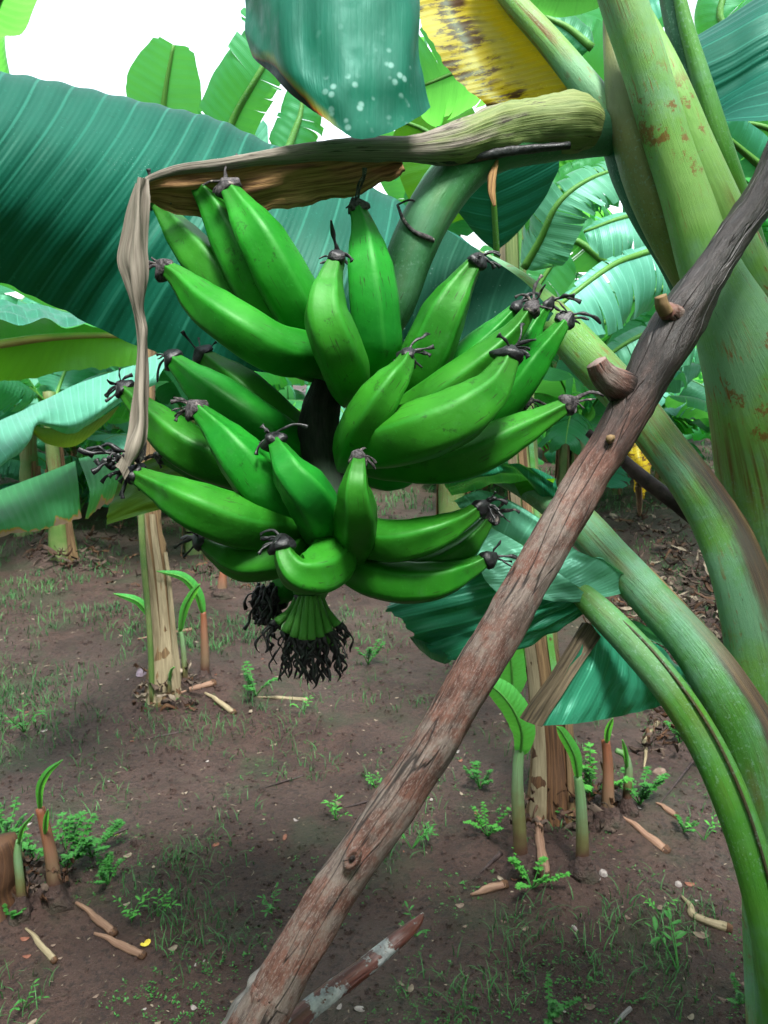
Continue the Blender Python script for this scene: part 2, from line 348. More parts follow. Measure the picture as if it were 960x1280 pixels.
def m_bark():
    m = M('pole_bark'); u, v = m.uv(); un, vn = m.uv('NormUV')
    st = m.noise(m.vec(m.math('MULTIPLY', u, 26.0), m.math('MULTIPLY', v, 120.0)), 1.0, 6, .75, .8)
    n1 = m.noise(m.obj(), 9.0, 4); n2 = m.noise(m.obj(), 22.0, 5, .7)
    fine = m.noise(m.vec(m.math('MULTIPLY', u, 170.0), m.math('MULTIPLY', v, 520.0)), 1.0, 4, .8)
    red = m.mix(m.rng(st, .3, .7), (.055, .021, .015), (.20, .090, .066))
    gry = m.mix(m.rng(st, .3, .7), (.075, .052, .045), (.24, .19, .165))
    dark = m.mix(m.rng(st, .3, .7), (.003, .0025, .003), (.026, .017, .015))
    k = m.math('ADD', un, m.math('MULTIPLY', m.math('SUBTRACT', n1, .5), .55))
    col = m.mix(m.rng(k, .30, .50), dark, red)                 # weathered black towards the thin end
    col = m.mix(m.math('MULTIPLY', m.rng(n2, .42, .58), m.rng(k, .40, .58)), col, gry)
    col = m.mix(m.rng(m.noise(m.vec(m.math('MULTIPLY', u, 7.0), m.math('MULTIPLY', v, 60.0)), 1.0, 4, .7), .62, .69, 0, .85), col, (.018, .013, .013))
    col = m.mix(m.math('MULTIPLY', m.rng(fine, .53, .60), m.rng(k, .28, .6, .06, .75)), col, (.27, .21, .19))
    # long cracks
    cr_ = m.math('ABSOLUTE', m.math('SUBTRACT', m.noise(m.vec(m.math('MULTIPLY', u, 3.5), m.math('MULTIPLY', v, 32.0)), 1.0, 2), .5))
    ck = m.rng(cr_, .012, .0)
    col = m.mix(m.math('MULTIPLY', ck, .85), col, (.012, .009, .009))
    h = m.math('ADD', m.math('ADD', st, m.math('MULTIPLY', fine, .35)), m.math('MULTIPLY', ck, -.8))
    return m.out(col, m.rng(k, .2, .5, .42, .78), m.bump(h, .65, .0035), .4)
MT['pole_bark'] = m_bark()
def m_lichen():
    m = M('wet_bark'); u, v = m.uv(); n = m.noise(m.obj(), 26.0, 5, .7)
    st = m.noise(m.vec(m.math('MULTIPLY', u, 14.0), m.math('MULTIPLY', v, 160.0)), 1.0, 4)
    col = m.mix(m.rng(st, .3, .7), (.05, .014, .010), (.12, .035, .025))
    col = m.mix(m.rng(n, .50, .54), col, m.mix(m.rng(m.noise(m.obj(), 110.0, 3), .3, .7), (.16, .17, .18), (.36, .38, .38)))
    return m.out(col, m.rng(n, .48, .54, .35, .8), m.bump(m.math('ADD', n, st), .7, .003), .5)
MT['wet_bark'] = m_lichen()
MT['cut_wood'] = m_simple('cut_wood', (.13, .08, .035), (.24, .16, .08), 60, .7)
MT['bark_dark'] = m_simple('bark_dark', (.015, .010, .010), (.06, .04, .038), 40, .6, .7, .003)
MT['dry_trunk'] = m_simple('dry_trunk', (.06, .032, .014), (.22, .145, .07), 1, .75, .9, .006, (3.5, 75), c3=(.05, .022, .012), c3r=(.54, .68))
MT['rot_trunk'] = m_simple('rot_trunk', (.028, .012, .007), (.11, .052, .022), 1, .7, .9, .006, (4, 90), c3=(.02, .012, .01), c3r=(.5, .68))
MT['cut_stalk'] = m_simple('cut_stalk', (.13, .068, .045), (.24, .15, .10), 1, .65, .5, .002, (8, 120), c3=(.09, .045, .03), c3r=(.6, .7))
MT['pale_stalk'] = m_simple('pale_stalk', (.15, .12, .07), (.27, .225, .14), 1, .65, .5, .002, (8, 120), c3=(.12, .07, .04), c3r=(.6, .7))
MT['dead_leaf'] = m_simple('dead_leaf', (.035, .026, .016), (.15, .115, .07), 1, .7, .8, .002, (220, 10), c3=(.02, .016, .012), c3r=(.5, .65))
MT['dry_rim'] = m_simple('dry_rim', (.03, .02, .012), (.20, .15, .07), 1, .7, .8, .002, (14, 90), c3=(.10, .15, .03), c3r=(.52, .62))
MT['straw'] = m_simple('straw', (.11, .085, .06), (.24, .20, .15), 30, .85, .4)
MT['straw_dark'] = m_simple('straw_dark', (.018, .012, .009), (.085, .06, .045), 18, .85, .5)
MT['grey_bark'] = m_simple('grey_bark', (.09, .085, .085), (.26, .24, .23), 1, .8, .9, .003, (10, 220))
MT['stone'] = m_simple('stone', (.16, .135, .13), (.30, .27, .25), 60, .8)
MT['red_chip'] = m_simple('red_chip', (.13, .045, .028), (.20, .09, .06), 60, .8)
MT['yellow_chip'] = m_simple('yellow_chip', (.5, .38, .03), (.6, .5, .06), 60, .6)
MT['dead_chip'] = m_simple('dead_chip', (.09, .06, .045), (.19, .14, .11), 60, .8)
MT['weed'] = m_simple('weed', (.018, .11, .014), (.035, .17, .028), 30, .5, .2)
MT['weed_bright'] = m_simple('weed_bright', (.035, .19, .022), (.06, .26, .035), 30, .5, .2)
MT['grass'] = m_simple('grass', (.02, .085, .024), (.05, .16, .045), 9, .6, .2)
MT['grass_far'] = m_simple('grass_far', (.018, .08, .024), (.045, .15, .04), 3, .7, .2)
MT['cloth_scrap'] = m_simple('cloth_scrap', (.16, .12, .15), (.28, .22, .27), 30, .8)
def m_trunk2():
    m = M('part_green_trunk'); un, vn = m.uv('NormUV'); u, v = m.uv()
    st = m.noise(m.vec(m.math('MULTIPLY', u, 3.5), m.math('MULTIPLY', v, 80.0)), 1.0, 5, .65)
    f = m.math('ADD', un, m.math('MULTIPLY', m.math('SUBTRACT', st, .5), .5))
    a = m.mix(m.rng(st, .3, .7), (.03, .014, .008), (.13, .065, .028)); g_ = m.mix(m.rng(st, .3, .7), (.09, .15, .04), (.20, .25, .09))
    return m.out(m.mix(m.rng(f, .3, .6), a, g_), .65, m.bump(st, .8, .005), .3)
MT['part_green_trunk'] = m_trunk2()
def m_sprout():
    m = M('sprout_stem'); un, vn = m.uv('NormUV'); u, v = m.uv()
    st = m.noise(m.vec(m.math('MULTIPLY', u, 6.0), m.math('MULTIPLY', v, 200.0)), 1.0, 3)
    f = m.math('ADD', un, m.math('MULTIPLY', m.math('SUBTRACT', m.noise(m.obj(), 30.0, 3), .5), .25))
    col = m.ramp(f, [(0, (.03, .014, .009)), (.2, (.05, .02, .012)), (.34, (.08, .08, .025)), (.6, (.10, .18, .085)), (1, (.09, .22, .07))])
    col = m.mix(m.math('MULTIPLY', m.rng(st, .4, .7), .4), col, (.06, .04, .02))
    return m.out(col, .5, m.bump(st, .5, .002), .4)
MT['sprout_stem'] = m_sprout()
def m_sprout2():
    m = M('sprout_sheathed'); un, vn = m.uv('NormUV'); u, v = m.uv()
    st = m.noise(m.vec(m.math('MULTIPLY', u, 6.0), m.math('MULTIPLY', v, 200.0)), 1.0, 3)
    f = m.math('ADD', un, m.math('MULTIPLY', m.math('SUBTRACT', m.noise(m.obj(), 30.0, 3), .5), .2))
    col = m.ramp(f, [(0, (.03, .014, .009)), (.18, (.05, .02, .012)), (.3, (.12, .08, .045)), (.6, (.16, .075, .04)), (1, (.16, .045, .015))])
    col = m.mix(m.math('MULTIPLY', m.rng(st, .4, .7), .4), col, (.06, .03, .02))
    return m.out(col, .55, m.bump(st, .5, .002), .4)
MT['sprout_sheathed'] = m_sprout2()
def m_soil():
    m = M('wet_soil'); o = m.obj()
    a = m.noise(o, 1.1, 4); b = m.noise(o, 7.0, 6, .65); c = m.noise(o, 60.0, 5, .7); d = m.noise(o, 300.0, 3, .7)
    col = m.mix(m.rng(b, .3, .7), (.027, .0125, .009), (.058, .031, .0235))
    col = m.mix(m.rng(a, .42, .62, 0, .55), col, (.070, .045, .038))
    col = m.mix(m.math('MULTIPLY', m.rng(c, .52, .60), .75), col, (.016, .009, .008))
    col = m.mix(m.math('MULTIPLY', m.rng(d, .63, .67), .6), col, (.15, .115, .105))
    col = m.mix(m.math('MULTIPLY', m.rng(m.noise(o, 3.1, 5, .6), .50, .66), .45), col, (.020, .036, .014))   # thin algae film
    h = m.math('ADD', m.math('MULTIPLY', b, 1.6), m.math('ADD', m.math('MULTIPLY', c, .5), m.math('MULTIPLY', d, .14)))
    return m.out(col, m.rng(a, .35, .65, .72, .52), m.bump(h, 1.0, .028), .4)
MT['soil'] = m_soil()

# ---------------------------------------------------------------- mound positions (trunk feet) known before the ground is built
def Gf(px, py):
    d = (CF + CR*((px-480)/F) + CU*((640-py)/F)); return CP+d*(CAMH/(-d.z))
for px, py, r, h in ((205, 865, .35, .09), (690, 1010, .42, .08), (80, 690, .45, .14), (262, 715, .3, .06), (20, 1110, .3, .06),
                     (830, 690, .9, .20), (900, 760, .7, .16), (800, 640, 1.0, .12), (855, 545, 1.2, .12)):
    g = Gf(px, py); MOUNDS.append((g.x, g.y, r, h))

# ---------------------------------------------------------------- ground
def lin(a, b, n): return [a+(b-a)*i/n for i in range(n+1)]
xs = [-60, -40, -25, -16, -11]+lin(-8, -3, 60)+lin(-2.96, 3, 190)[0:]+lin(3.08, 8, 60)+[11, 16, 25, 40, 60]
ys = [-6, -3, -1, 0]+lin(.5, 5, 190)+lin(5.05, 12, 90)+lin(12.3, 30, 40)+[40, 60, 90, 140]
mb = MB()
for y in ys:
    for x in xs: mb.v.append(V((x, y, H(x, y))))
W_ = len(xs)
for i in range(len(ys)-1):
    for j in range(W_-1):
        a = i*W_+j; mb.face([a, a+1, a+W_+1, a+W_], [(0, 0)]*4, [(0, 0)]*4)
tag(mb.build('ground', MT['soil']), 'wet reddish brown plantation soil', None, None, 'structure')

# ---------------------------------------------------------------- leaf builders
def banana_w(u, tip=.75, base=.25):
    a = min(1, u/base); b = min(1, (1-u)/(1-tip)) if tip < 1 else 1
    return math.sqrt(max(0, 1-(1-a)**2))*math.sqrt(max(0, 1-(1-b)**2))
def blade(mb, rib, W, rollL=0, rollR=0, droop=(.6, .6), nu=40, nv=5, tears=5, seed=0, side0=None, slant=.25, ripple=.0, wf=None, m=0, tearw=.6, wav=.02, sides=(1, -1)):
    """rib: control points base->tip. Both halves, torn into strips along the veins."""
    rr = random.Random(seed)
    L = sum((rib[i+1]-rib[i]).length for i in range(len(rib)-1))
    wf = wf or banana_w
    def frame(u):
        p = cr(rib, u); t = (cr(rib, min(1, u+.01))-cr(rib, max(0, u-.01))).normalized()
        ref = side0 if side0 is not None else V((0, 0, 1))
        s_ = t.cross(ref)
        if s_.length < 1e-3: s_ = V((1, 0, 0))
        s_.normalize(); nrm = s_.cross(t).normalized()
        return p, t, s_, nrm
    for sgn in sides:
        roll = rollL if sgn > 0 else rollR; dr = droop[0] if sgn > 0 else droop[1]
        cuts = sorted([0, 1]+[rr.uniform(.08, .92) for _ in range(tears)])
        for a, b in zip(cuts, cuts[1:]):
            if b-a < .012: continue
            v0 = rr.uniform(.05, .75); g = rr.uniform(.02, tearw)*min(.25, .03/(b-a)) ; ddr = rr.uniform(-.25, .8) if tears > 2 else 0; cc = (a+b)/2
            k = max(2, int(nu*(b-a)))
            def fnn(u, v, sgn=sgn, v0=v0, g=g, ddr=ddr, cc=cc, roll=roll, dr=dr):
                e = max(0, (v-v0)/(1-v0)); uu = cc+(u-cc)*(1-g*e)
                p, t, s_, nrm = frame(uu)
                w_ = W*wf(uu)*(1+.06*fn1(uu*9, seed+sgn))
                ang = roll+(dr+ddr*e)*v
                x = w_*v
                q = p+(s_*sgn*math.cos(ang*.6)-nrm*math.sin(ang*.6))*x*.9995 + t*(slant*x)
                q += nrm*(wav*W*2*v*noise.noise(V((uu*7, v*1.5, seed*1.7+sgn)))) 
                if ripple: q += nrm*ripple*v*math.sin(uu*L*6.283/.034)
                return q
            mb.grid(fnn, k, nv, m=m, us=[a+(b-a)*i/k for i in range(k+1)], lens=(a*L, 0))
def rib_tube(mb, rib, r0, r1, n=6, sub=5, m=0):
    k = len(rib); mb.tube(rib, [r0+(r1-r0)*i/(k-1) for i in range(k)], n=n, sub=sub, m=m)
def sheet(grid, name, mat, parent, nu=60, nv=14, ripple=0, per=.034, edge=0, seed=0, amp=0, label=None, jit=None):
    """grid[i][j] of (px,py,d): i along the rib, j from rib to edge"""
    g = [[P(*q) for q in row] for row in grid]
    row_c = {}
    def fnn(u, v):
        v2 = v
        if edge: v2 = v*(1+edge*fn1(u*14, seed)*sm(.5, 1, v)+edge*.4*fn1(u*45, seed+3)*sm(.7, 1, v))
        pts = [cr(row, min(max(v2, 0), 1.0)) if v2 <= 1 else cr(row, 1)+(cr(row, 1)-cr(row, .93))*((v2-1)/.07) for row in g]
        p = cr(pts, u)
        if ripple or amp:
            du = cr(pts, min(1, u+.01))-cr(pts, max(0, u-.01))
            dv = cr([cr(row, min(1, v+.02)) for row in g], u)-cr([cr(row, max(0, v-.02)) for row in g], u)
            n_ = du.cross(dv)
            if n_.length > 1e-9:
                n_.normalize()
                if ripple: p = p+n_*ripple*math.sin(6.283*u*Lr/per)*sm(0, .15, v)
                if amp: p = p+n_*amp*noise.noise(V((u*6, v*4, seed*2.1)))
        return p
    Lr = 0; last = None
    for i in range(41):
        q = cr([cr(row, .5) for row in g], i/40)
        if last is not None: Lr += (q-last).length
        last = q
    mb = MB(); mb.grid(fnn, nu, nv)
    o = mb.build(name, mat, parent)
    if label: o['label'] = label
    return o
def part_tube(name, mat, parent, pts, rad_px, n=14, sub=8, ell=None, bump=0, label=None, cap=True, seed=0, roll=0):
    """pts (px,py,d), radii in photo pixels"""
    mb = MB(); mb.tube(PP(pts), [PX(r, q[2]) for r, q in zip(rad_px, pts)], n=n, sub=sub, ell=ell, bump=bump, cap=cap, seed=seed, roll=roll)
    o = mb.build(name, mat, parent)
    if label: o['label'] = label
    return o

# ---------------------------------------------------------------- plants of the field
def trunk_mesh(mb, base, top, r0, r1, seed, n=12, m=0):
    rr = random.Random(seed)
    pts = []; rad = []
    for i in range(7):
        t = i/6; p = base.lerp(top, t); p = p+V((fn1(t*2, seed), fn1(t*2, seed+9), 0))*.03*t
        pts.append(p); rad.append(r0+(r1-r0)*t**.8 + (.35*r0*(1-t)**6))
    mb.tube(pts, rad, n=n, sub=3, bump=.16, seed=seed, m=m)
def flaps(mb, base, top, r0, r1, k, seed, m=0):
    """dried sheath strips clinging to a trunk"""
    rr = random.Random(seed)
    for _ in range(k):
        a = rr.uniform(0, 6.28); t0 = rr.uniform(0, .35); t1 = rr.uniform(t0+.25, 1)
        wd = rr.uniform(.3, .7); lift = rr.uniform(.004, .03)
        def fnn(u, v, a=a, t0=t0, t1=t1, wd=wd, lift=lift):
            t = t0+(t1-t0)*u; p = base.lerp(top, t); r = (r0+(r1-r0)*t**.8+.35*r0*(1-t)**6)*1.07+lift*abs(v-.5)*2*(.4+u)
            ang = a+(v-.5)*wd*(1-.6*u)*2
            return p+V((math.cos(ang)*r, math.sin(ang)*r, 0))+V((0, 0, 1))*(.01*noise.noise(V((u*5, v*3, seed))))
        mb.grid(fnn, 8, 4, m=m)
def make_leaf(parent, ribpts, W, mat, seed, tears=6, rollL=.15, rollR=.15, droop=(.8, .8), nu=26, nv=4, ribr=(.016, .003), side0=None, wf=None, ribmat='midrib', sides=(1, -1), slant=.25, label=None, tearw=.7, wav=.02):
    mb = MB(); blade(mb, ribpts, W, rollL, rollR, droop, nu, nv, tears, seed, side0, slant=slant, wf=wf, sides=sides, tearw=tearw, wav=wav)
    o = mb.build('leaf', MT[mat], parent)
    if label: o['label'] = label
    mr = MB(); rib_tube(mr, ribpts, ribr[0], ribr[1]); mr.build('midrib', MT[ribmat], o)
    return o
def field_plant(loc, h, nl, seed, label, group=None, L=1.7, W=.26, up=1.25, mats=('field_leaf', 'lit_leaf', 'field_leaf', 'pale_leaf'), az0=None, r0=.10, trunk='field_stem', skip=None):
    rr = random.Random(seed)
    root = empty('banana_plant', loc, label, 'banana plant', group)
    top = loc+V((rr.uniform(-.08, .08), rr.uniform(-.08, .08), h)); b = loc-V((0, 0, .05))
    mb = MB(); trunk_mesh(mb, b, top, r0, r0*.5, seed); mb.build('pseudostem', MT[trunk], root)
    mb = MB(); flaps(mb, b, top, r0, r0*.5, 5, seed+1); mb.build('dry_sheath', MT['dry_trunk'], root)
    for k in range(nl):
        az = (az0 or 0)+k*2.4+rr.uniform(-.3, .3)
        el = rr.uniform(.65, up); bend = rr.uniform(.9, 1.9)*(1.3-.3*el)
        l = L*rr.uniform(.75, 1.12)
        if skip and skip(az % 6.283): continue
        pts = []; p = top-V((0, 0, rr.uniform(.1, .35))); e = el
        N = 7
        for i in range(N+1):
            pts.append(p.copy())
            p = p+V((math.cos(az)*math.cos(e), math.sin(az)*math.cos(e), math.sin(e)))*(l/N)
            e -= bend/N*(.5+1.2*i/N)
        wf = lambda u: 0 if u < .13 else banana_w((u-.13)/.87, .72, .2)
        make_leaf(root, pts, W*rr.uniform(.8, 1.1), mats[k % len(mats)], seed*31+k, tears=rr.randint(6, 30), rollL=rr.uniform(-.5, .4), rollR=rr.uniform(-.5, .4),
                  droop=(rr.uniform(.3, 1.4), rr.uniform(.3, 1.4)), wf=wf)
    return root
def copy_tree(o, parent=None):
    c = o.copy(); COL.objects.link(c)
    if parent: c.parent = parent; c.matrix_parent_inverse = o.matrix_parent_inverse
    for ch in list(o.children): copy_tree(ch, c)
    return c

protos = [field_plant(V((0, 0, 0)), hh, 14, 60+i, 'x', None, L=LL, W=.30, up=1.35) for i, (hh, LL) in enumerate(((1.1, 1.6), (1.4, 1.8), (.9, 1.5), (1.6, 1.8)))]
spots = []
rp = random.Random(5)
for row in range(11):
    y = 7.0+row*2.1
    k = -9
    while k <= 9:
        x = k*1.95+rp.uniform(-.45, .45)+(row % 2)*.9
        yy = y+rp.uniform(-.5, .5); k += 1
        if abs(x) > .52*yy+1.6: continue
        if -1.2 < x < 1.6 and yy < 9.5 : continue
        spots.append((x, yy, rp.randrange(4), rp.uniform(0, 6.28), rp.uniform(.85, 1.15)))
first = {}
for x, y, pi, rz, s in spots:
    o = protos[pi] if pi not in first else copy_tree(protos[pi]); first[pi] = 1
    o.location = (x, y, H(x, y)-.03); o.rotation_euler = (0, 0, rz); o.scale = (s, s, s)
    o['label'] = 'green banana plant in the crowded rows far behind the fruit bunch'
    o['group'] = 'banana plants in the far rows'

# out-of-view plants added beside and behind the camera to shade the scene
for i, (x, y, s) in enumerate(((-1.9, -.5, 1.25), (-.3, -1.7, 1.4), (1.5, -1.3, 1.3), (-1.9, -2.4, 1.4), (.9, -3.2, 1.5), (2.3, .6, 1.3), (-2.9, 1.0, 1.2), (-3.2, -1.2, 1.4), (3.0, -1.6, 1.4), (2.9, 2.3, 1.2), (-3.6, 2.9, 1.0), (-1.0, -4.0, 1.5), (2.5, -4.2, 1.5), (-4.2, -3.4, 1.5))):
    o = copy_tree(protos[(i*3+1) % 4]); o.location = (x, y, H(x, y)-.03); o.rotation_euler = (0, 0, i*1.9); o.scale = (s, s, s*1.1)
    o['label'] = 'unseen banana plant added around the viewpoint to shade the scene'; o['group'] = 'shade plants added around the viewpoint'
    mw_ = Matrix.Translation(o.location) @ Matrix.Rotation(i*1.9, 4, 'Z') @ Matrix.Diagonal((s, s, s*1.1, 1))
    for ch in list(o.children):     # leaves that would hang in the view are pruned
        inside = False
        for vv in list(ch.data.vertices)[::3]:
            q = mw_ @ vv.co - CP; dz = q.dot(CF)
            if 0.01 < dz < 4 and abs(q.dot(CR)/dz) < .54 and abs(q.dot(CU)/dz) < .70 or q.length < .35: inside = True; break
        if inside:
            for g2 in list(ch.children): bpy.data.objects.remove(g2)
            bpy.data.objects.remove(ch)
# low leafy clumps in the middle distance
lowp = [field_plant(V((0, 0, 0)), hh, 12, 90+i, 'x', None, L=LL, W=.24, up=1.3, r0=.06, mats=('pale_leaf', 'lit_leaf', 'field_leaf')) for i, (hh, LL) in enumerate(((.45, 1.2), (.3, 1.0)))]
LP_ = [(-3.6, 5.4, 0), (-3.0, 7.4, 1), (-1.9, 7.2, 0), (-.9, 7.6, 1), (-4.6, 6.8, 0), (-2.4, 9.0, 0), (-.2, 9.2, 0), (1.1, 8.8, 1), (2.3, 7.6, 0), (3.4, 7.0, 0), (2.9, 9.4, 0), (-5.6, 9.0, 0), (-4.0, 10.2, 0), (4.6, 9.0, 0), (1.9, 11.0, 0), (.4, 11.4, 0), (-1.4, 11.0, 0), (3.9, 11.6, 0), (-2.8, 12.6, 0)]
for i, (x, y, pi) in enumerate(LP_):
    o = lowp[pi] if i in (0, 1) and False else copy_tree(lowp[pi])
    o.location = (x, y, H(x, y)-.03); o.rotation_euler = (0, 0, i*2.1); s = .85+.3*((i*7) % 5)/5; o.scale = (s, s, s)
    o['label'] = 'low young banana plant in the middle distance'; o['group'] = 'low young banana plants'
for o in lowp:
    for c in list(o.children):
        for q in list(c.children): bpy.data.objects.remove(q)
        bpy.data.objects.remove(c)
    bpy.data.objects.remove(o)
# nearer field plants, each its own shape
g = G(80, 700); field_plant(g, 1.15, 7, 11, 'short banana plant on a soil mound at the left edge behind the burnt leaf', 'banana plants', L=1.3, r0=.085, az0=1.2)
g = G(262, 700)
def stump(loc, h, r, seed, label, mat='dry_trunk', lean=(0, 0), jag=.03, group=None, nm='banana_stump', k=5):
    root = empty(nm, loc, label, 'banana stump', group)
    b = loc-V((0, 0, .04)); top = loc+V((lean[0], lean[1], h))
    mb = MB(); trunk_mesh(mb, b, top, r, r*.75, seed, n=16); mb.build('core', MT['rot_trunk'], root)
    mb = MB(); flaps(mb, b, top+V((0, 0, jag)), r, r*.75, k, seed+4); mb.build('dry_sheath', MT[mat], root)
    return root
stump(g, .22, .045, 3, 'small cut banana stump on the soil behind the hanging fruit bunch')

# ---------------------------------------------------------------- plant behind on the left (dry trunk, leaves reaching over the left edge)
gL = G(205, 868)
PLt = empty('banana_plant', gL, 'banana plant with a dry peeling trunk left of the hanging fruit', 'banana plant', 'banana plants')
dL = depth(gL)
path = [gL-V((0, 0, .05)), P(204, 800, dL), P(197, 720, dL), P(187, 640, dL), P(182, 540, dL), P(185, 440, dL+.05), P(195, 330, dL+.1)]
mb = MB(); mb.tube(path, [.085, .052, .047, .045, .04, .035, .03], n=16, sub=6, bump=.2, seed=4); mb.build('pseudostem', MT['dry_trunk'], PLt)
mb = MB()
for k_, (a0, w0, t0, t1, lf) in enumerate(((-1.9, .5, 0, .62, .012), (-1.1, .4, .05, .5, .02), (3.3, .45, .1, .8, .015), (-.4, .4, 0, .4, .02), (-2.5, .3, .2, .9, .01))):
    def fnn(u, v):
        t = t0+(t1-t0)*u; p = cr(path, t); r = crs([.085, .052, .047, .045, .04, .035, .03], t)*1.05+lf*.4*(abs(v-.5)*2)*(.3+u)
        a = a0+(v-.5)*w0*2*(1-.5*u); return p+V((math.cos(a)*r, math.sin(a)*r, 0))
    mb.grid(fnn, 14, 4)
mb.build('dry_sheath', MT['pale_stalk'], PLt)
mb = MB(); mb.tube([cr(path, .02)+V((-.03, -.07, 0)), cr(path, .2)+V((-.035, -.065, 0)), cr(path, .5)+V((-.02, -.05, 0)), cr(path, .8)+V((0, -.03, 0))], [.012, .012, .014, .014], n=8); mb.build('pseudostem_strip', MT['field_stem'], PLt)
def leaf_c(parent, rib, wl, wr, mat, seed=0, tears=4, droop=(.5, .5), face=(0, 0, 0), wf=None, ribr=(6, 2), ribmat='midrib', nu=50, nv=7, label=None, slant=.25, roll=(0, 0), tearw=.7, wav=.03):
    """rib (px,py,d) base->tip; half widths in photo pixels; blade faces the camera plus the tilt in face"""
    rp3 = PP(rib); dm = sum(q[2] for q in rib)/len(rib)
    mid = rp3[len(rp3)//2]; ref = ((CP-mid).normalized()+V(face)).normalized()
    tears = tears*3; mb = MB(); wf = wf or (lambda u: banana_w(u, .7, .12))
    for sg, w_, dr, rl in ((1, wl, droop[0], roll[0]), (-1, wr, droop[1], roll[1])):
        if w_ > 0: blade(mb, rp3, PX(w_, dm), rl, rl, (dr, dr), nu, nv, tears, seed+(sg > 0), ref, slant=slant, wf=wf, sides=(sg,), tearw=tearw, wav=wav)
    o = mb.build('leaf', MT[mat], parent)
    if label: o['label'] = label
    mr = MB(); rib_tube(mr, rp3, PX(ribr[0], dm), PX(ribr[1], dm)); mr.build('midrib', MT[ribmat], o)
    return o
full = lambda u: min(1, .35+u*6)*math.sqrt(max(0, 1-max(0, (u-.75)/.25)**2))
# upright young leaf against the sky, and neighbours
leaf_c(PLt, [(196, 200, 2.9), (202, 150, 2.85), (208, 105, 2.8), (217, 56, 2.75)], 48, 48, 'lit_leaf', 1, 0, (.2, .2), wf=lambda u: min(1, .6+u*.9)*(1-.55*max(0, (u-.45)/.55)**1.4)*(1 if u < .97 else .8), label='upright young leaf against the sky', wav=.01)
leaf_c(PLt, [(275, 190, 2.7), (296, 140, 2.65), (322, 95, 2.6), (345, 50, 2.6), (352, 0, 2.6)], 34, 48, 'lit_leaf', 5, 3, (.4, .4), wf=full)
leaf_c(PLt, [(355, 200, 2.5), (368, 165, 2.5), (376, 140, 2.5), (380, 100, 2.5)], 38, 30, 'lit_leaf', 9, 1, wf=full)
leaf_c(PLt, [(190, 360, 3.6), (110, 260, 3.2), (20, 150, 2.8), (-22, 60, 2.5), (-5, 10, 2.35), (30, -60, 2.2), (80, -120, 2.1)], 34, 34, 'lit_leaf', 71, 1, wf=lambda u: 0 if u < .32 else banana_w((u-.32)/.68, .6, .3))
leaf_c(PLt, [(330, 190, 3.0), (300, 150, 3.0), (285, 110, 3.0), (300, 80, 3.0)], 24, 24, 'pale_leaf', 73, 4, wf=full)
# bright leaf seen from below at the left edge
sheet([[(178, 421, 2.3), (176, 440, 2.28), (172, 455, 2.27)], [(140, 420, 2.2), (140, 440, 2.2), (138, 461, 2.2)], [(100, 419, 2.1), (92, 445, 2.1), (95, 462, 2.1)],
       [(60, 422, 2.0), (45, 450, 2.0), (30, 474, 2.0)], [(0, 430, 1.9), (-20, 460, 1.9), (-30, 478, 1.9)], [(-60, 440, 1.8), (-80, 470, 1.8), (-90, 480, 1.8)]],
      'leaf', MT['under_leaf'], PLt, 60, 10, edge=.12, seed=2, label='yellow-green leaf lit through from above')
o = sheet([[(180, 420, 2.3), (178, 412, 2.35), (172, 408, 2.4)], [(120, 419, 2.15), (118, 405, 2.2), (115, 398, 2.25)], [(60, 422, 2.0), (55, 402, 2.1), (50, 392, 2.15)], [(0, 430, 1.9), (-5, 402, 2.0), (-8, 388, 2.05)], [(-60, 440, 1.8), (-65, 402, 1.9), (-70, 385, 1.95)]],
      'leaf', MT['under_leaf'], PLt, 40, 8, label='upper half of the lit leaf')
mr = MB(); rib_tube(mr, PP([(180, 421, 2.29), (120, 419, 2.14), (60, 422, 1.99), (0, 430, 1.89), (-60, 441, 1.79)]), .008, .013); mr.build('midrib', MT['edge_yellow'], o)
sheet([[(150, 411, 2.2), (148, 408, 2.2), (140, 402, 2.3)], [(95, 406, 2.0), (90, 400, 2.1), (80, 390, 2.2)], [(40, 402, 1.9), (35, 390, 2.0), (25, 380, 2.1)], [(-20, 402, 1.8), (-30, 388, 1.9), (-30, 374, 2.0)]],
      'leaf', MT['field_leaf'], PLt, 30, 10, amp=.02, seed=3, label='narrow bluish leaf folded over the lit one')
# pale teal leaf
sheet([[(205, 440, 2.9), (206, 455, 2.8), (200, 468, 2.75), (195, 480, 2.75)], [(165, 456, 2.8), (162, 475, 2.7), (155, 492, 2.65), (150, 505, 2.66)], [(120, 470, 2.7), (120, 495, 2.6), (122, 515, 2.56), (112, 533, 2.58)],
       [(80, 487, 2.6), (84, 510, 2.5), (88, 528, 2.46), (84, 540, 2.5)], [(45, 505, 2.5), (48, 520, 2.4), (50, 530, 2.38), (42, 531, 2.4)], [(20, 518, 2.4), (28, 535, 2.3), (35, 548, 2.28), (30, 562, 2.3)], [(-10, 530, 2.3), (0, 560, 2.2), (8, 570, 2.18), (2, 580, 2.2)], [(-50, 545, 2.2), (-40, 580, 2.1), (-40, 610, 2.1), (-40, 630, 2.1)]],
      'leaf', MT['pale_leaf'], PLt, 70, 12, edge=.05, seed=8, amp=.012, label='pale teal leaf arching over to the left')
sheet([[(150, 506, 2.67), (140, 520, 2.75), (130, 530, 2.8)], [(110, 530, 2.6), (100, 545, 2.7), (95, 557, 2.75)], [(60, 535, 2.45), (60, 545, 2.55), (62, 556, 2.6)], [(36, 528, 2.4), (38, 536, 2.5), (40, 542, 2.5)]], 'leaf', MT['dull_leaf'], PLt, 30, 8)
